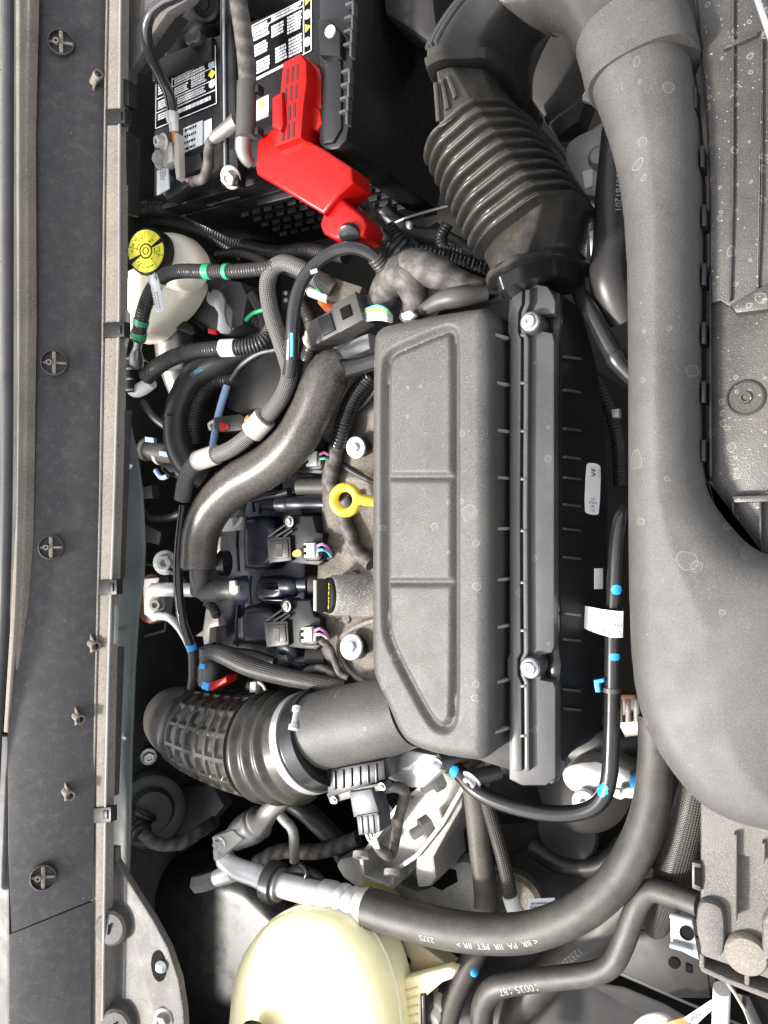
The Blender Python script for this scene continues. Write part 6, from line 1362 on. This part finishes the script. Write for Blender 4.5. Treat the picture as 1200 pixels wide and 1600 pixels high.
# dusty lower hoses
t = Thing('dusty_coolant_hose', 'dusty brown coolant hose with two bends entering the rough shroud', 'hose', (900, 1500, -.1))
hq = [(752, 1720, -.115), (752, 1620, -.11), (755, 1572, -.105), (772, 1545, -.10), (810, 1535, -.098), (870, 1528, -.096), (925, 1521, -.094), (955, 1507, -.092), (972, 1478, -.09), (988, 1435, -.088), (1003, 1402, -.086), (1020, 1391, -.084), (1045, 1397, -.08), (1092, 1414, -.072)]
b = ptube(hq, 18, 28); t.part('hose', b, M['hoseD'])
hp5, hr5 = path(hq, 18); b = MB(); text_tube(b, '10035 187', .011, hp5, hr5, .200, .1, True); t.part('faded_print', b, M['hprint'], stuff=True)
t = Thing('rear_coolant_hose', 'darker coolant hose crossing behind the dusty hose bend', 'hose', (880, 1490, -.15))
hq = [(700, 1690, -.17), (770, 1610, -.165), (830, 1550, -.16), (880, 1500, -.155), (940, 1450, -.15), (990, 1400, -.15), (1030, 1350, -.15)]
b = ptube(hq, 28, 28); t.part('hose', b, M['hoseD'])
hp6, hr6 = path(hq, 28); b = MB(); text_tube(b, '12322161', .010, hp6, hr6, .28, .0, True); t.part('faded_print', b, M['hprint'], stuff=True)
b = ptube([(1090, 1215, -.1, 26), (1078, 1270, -.1, 27), (1062, 1330, -.105, 28), (1045, 1390, -.11, 27), (1028, 1440, -.12, 20), (1022, 1450, -.125, 17)], 27, 28, .0025); Thing('braided_cable_bundle', 'thick black braided cable bundle beside the rough shroud', 'cable', (1060, 1340, -.11), mb=b, mat=M['braidB'])
b = ptube([(640, 1560, -.09), (645, 1640, -.09)], 8, 12); 
t = Thing('tank_bolt', 'cream plastic bolt cap beside the cloth hose and tank bracket', 'bolt', (690, 1560, -.1))
b = MB(); o = P(690, 1565, -.12); b.lathe(o, V((-.1, -.3, .9)), [(.013, 0), (.013, .014), (.010, .016), (.010, .024), (.007, .026), (0, .026)], 20); t.part('cap', b, M['whiteT'])
# coolant tank
t = Thing('coolant_tank', 'large pale yellow coolant tank glowing in the sun at the bottom', 'coolant tank', (470, 1560, -.15))
out = chaikin(PL([(342, 1575), (350, 1525), (372, 1482), (408, 1450), (455, 1436), (500, 1438), (538, 1460), (566, 1498), (584, 1542), (596, 1595), (604, 1680), (604, 1800), (338, 1800), (338, 1640)], -.03), 2)
b = MB(); b.relief(out, lambda X, Y, s: -.03 - .030 * (1 - np.sqrt(1 - (1 - np.clip(s / .040, 0, 1)) ** 2)) + .018 * np.clip(s / .12, 0, 1), .003, -.10); t.part('tank_top', b, M['tank'], ang=60)
b = MB(); b.tube([V((p.x, p.y, -.068)) for p in out] + [V((out[0].x, out[0].y, -.068))], .0022, 8, False); t.part('seam', b, M['tank'])
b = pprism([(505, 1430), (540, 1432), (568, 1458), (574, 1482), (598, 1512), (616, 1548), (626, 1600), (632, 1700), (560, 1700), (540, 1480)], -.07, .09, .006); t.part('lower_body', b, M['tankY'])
b = MB(); b.lathe(P(404, 1622, -.008), V((.1, -.2, 1)), [(.022, 0), (.022, .012), (.02, .014), (0, .015)], 30); t.part('filler_cap', b, M['black'])
b = pprism([(600, 1538), (700, 1512), (712, 1516), (706, 1530), (690, 1536), (662, 1560), (660, 1700), (606, 1700)], -.085, .012, .002); br = t.part('bracket', b, M['tank'])
for k in range(6):
    y = 1550 + k * 14; b = pprism([(610, y + 6), (652, y - 8), (652, y - 5), (610, y + 9)], -.0835, .003, .0006); t.part('stiffening_rib', b, M['tankY'], br)
b = pprism([(655, 1555), (664, 1553), (668, 1700), (658, 1700)], -.082, .02, .003); t.part('black_strap', b, M['black'], br)
t = Thing('tank_support', 'yellowed stamped support arm under the coolant tank edge', 'support', (630, 1480, -.15))
b = pprism([(552, 1448), (570, 1440), (610, 1450), (660, 1478), (705, 1512), (690, 1520), (650, 1522), (600, 1490), (560, 1478)], -.105, .02, .004); t.part('arm', b, M['tan2'])
b = pprism([(566, 1462), (572, 1458), (640, 1498), (642, 1506), (632, 1505), (570, 1472)], -.1035, .001, 0); t.part('slot', b, M['ink'])
b = MB(); b.lathe(P(597, 1488, -.104), UP, [(.006, 0), (.005, .003), (0, .0034)], 18); t.part('rivet', b, M['tankY'])

# ================================================================== small looms and hoses that fill the gaps
for pp, r, mm, lab, rough_ in (
    ([(338, 742, -.08), (372, 748, -.085), (405, 742, -.09), (440, 735, -.1)], 6, 'conduit', 'thin black conduit passing under the bronze pipe bend', True),
    ([(395, 780, -.1), (415, 775, -.095), (436, 772, -.092), (452, 768, -.09)], 7, 'black', 'ribbed black sensor lead beside the upper manifold runner', True),
    ([(205, 690, -.16), (216, 720, -.16), (214, 760, -.165), (225, 800, -.17)], 9, 'hose', 'dark hose hugging the firewall below the white plug', False),
    ([(340, 400, -.13), (372, 395, -.12), (400, 402, -.11), (418, 412, -.1)], 8, 'conduit', 'short black conduit between modulator and braided loop', True),
    ([(470, 470, -.08), (485, 500, -.085), (488, 530, -.09), (480, 560, -.1)], 12, 'conduit', 'black conduit dropping behind the multi pin connector', True),
    ([(395, 460, -.1), (410, 490, -.1), (418, 530, -.1)], 10, 'hose', 'dark rubber hose behind the braided loop', False),
    ([(600, 330, -.15), (640, 365, -.16), (690, 372, -.17), (740, 400, -.18)], 14, 'hose', 'dark hose below the battery guard and bellows', False),
    ([(340, 1012, -.12), (365, 1018, -.115), (395, 1022, -.115), (430, 1034, -.11)], 7, 'conduit', 'thin black conduit above the braided hose', True),
    ([(435, 1240, -.2), (480, 1270, -.2), (520, 1310, -.21), (540, 1340, -.22)], 16, 'hose', 'dark hose under the grey sensor plug', False),
    ([(400, 1350, -.17), (440, 1330, -.18), (500, 1330, -.19), (560, 1310, -.2)], 12, 'tape', 'dusty taped loom deep below the aluminium line', False),
    ([(830, 1320, -.22), (880, 1350, -.22), (940, 1350, -.22), (985, 1310, -.22)], 16, 'hose', 'dark hose arching inside the big rubber hose bend', False),
    ([(905, 560, -.16), (940, 610, -.16), (965, 680, -.16), (970, 760, -.16)], 12, 'conduit', 'black conduit in the gap between filter tray and duct', True)):
    b = corr(pp, r, .0036, .13, 16) if rough_ else ptube(pp, r, 16)
    Thing('gap_conduit' if rough_ else 'gap_hose', lab, 'conduit' if rough_ else 'hose', pp[1], mb=b, mat=M[mm])
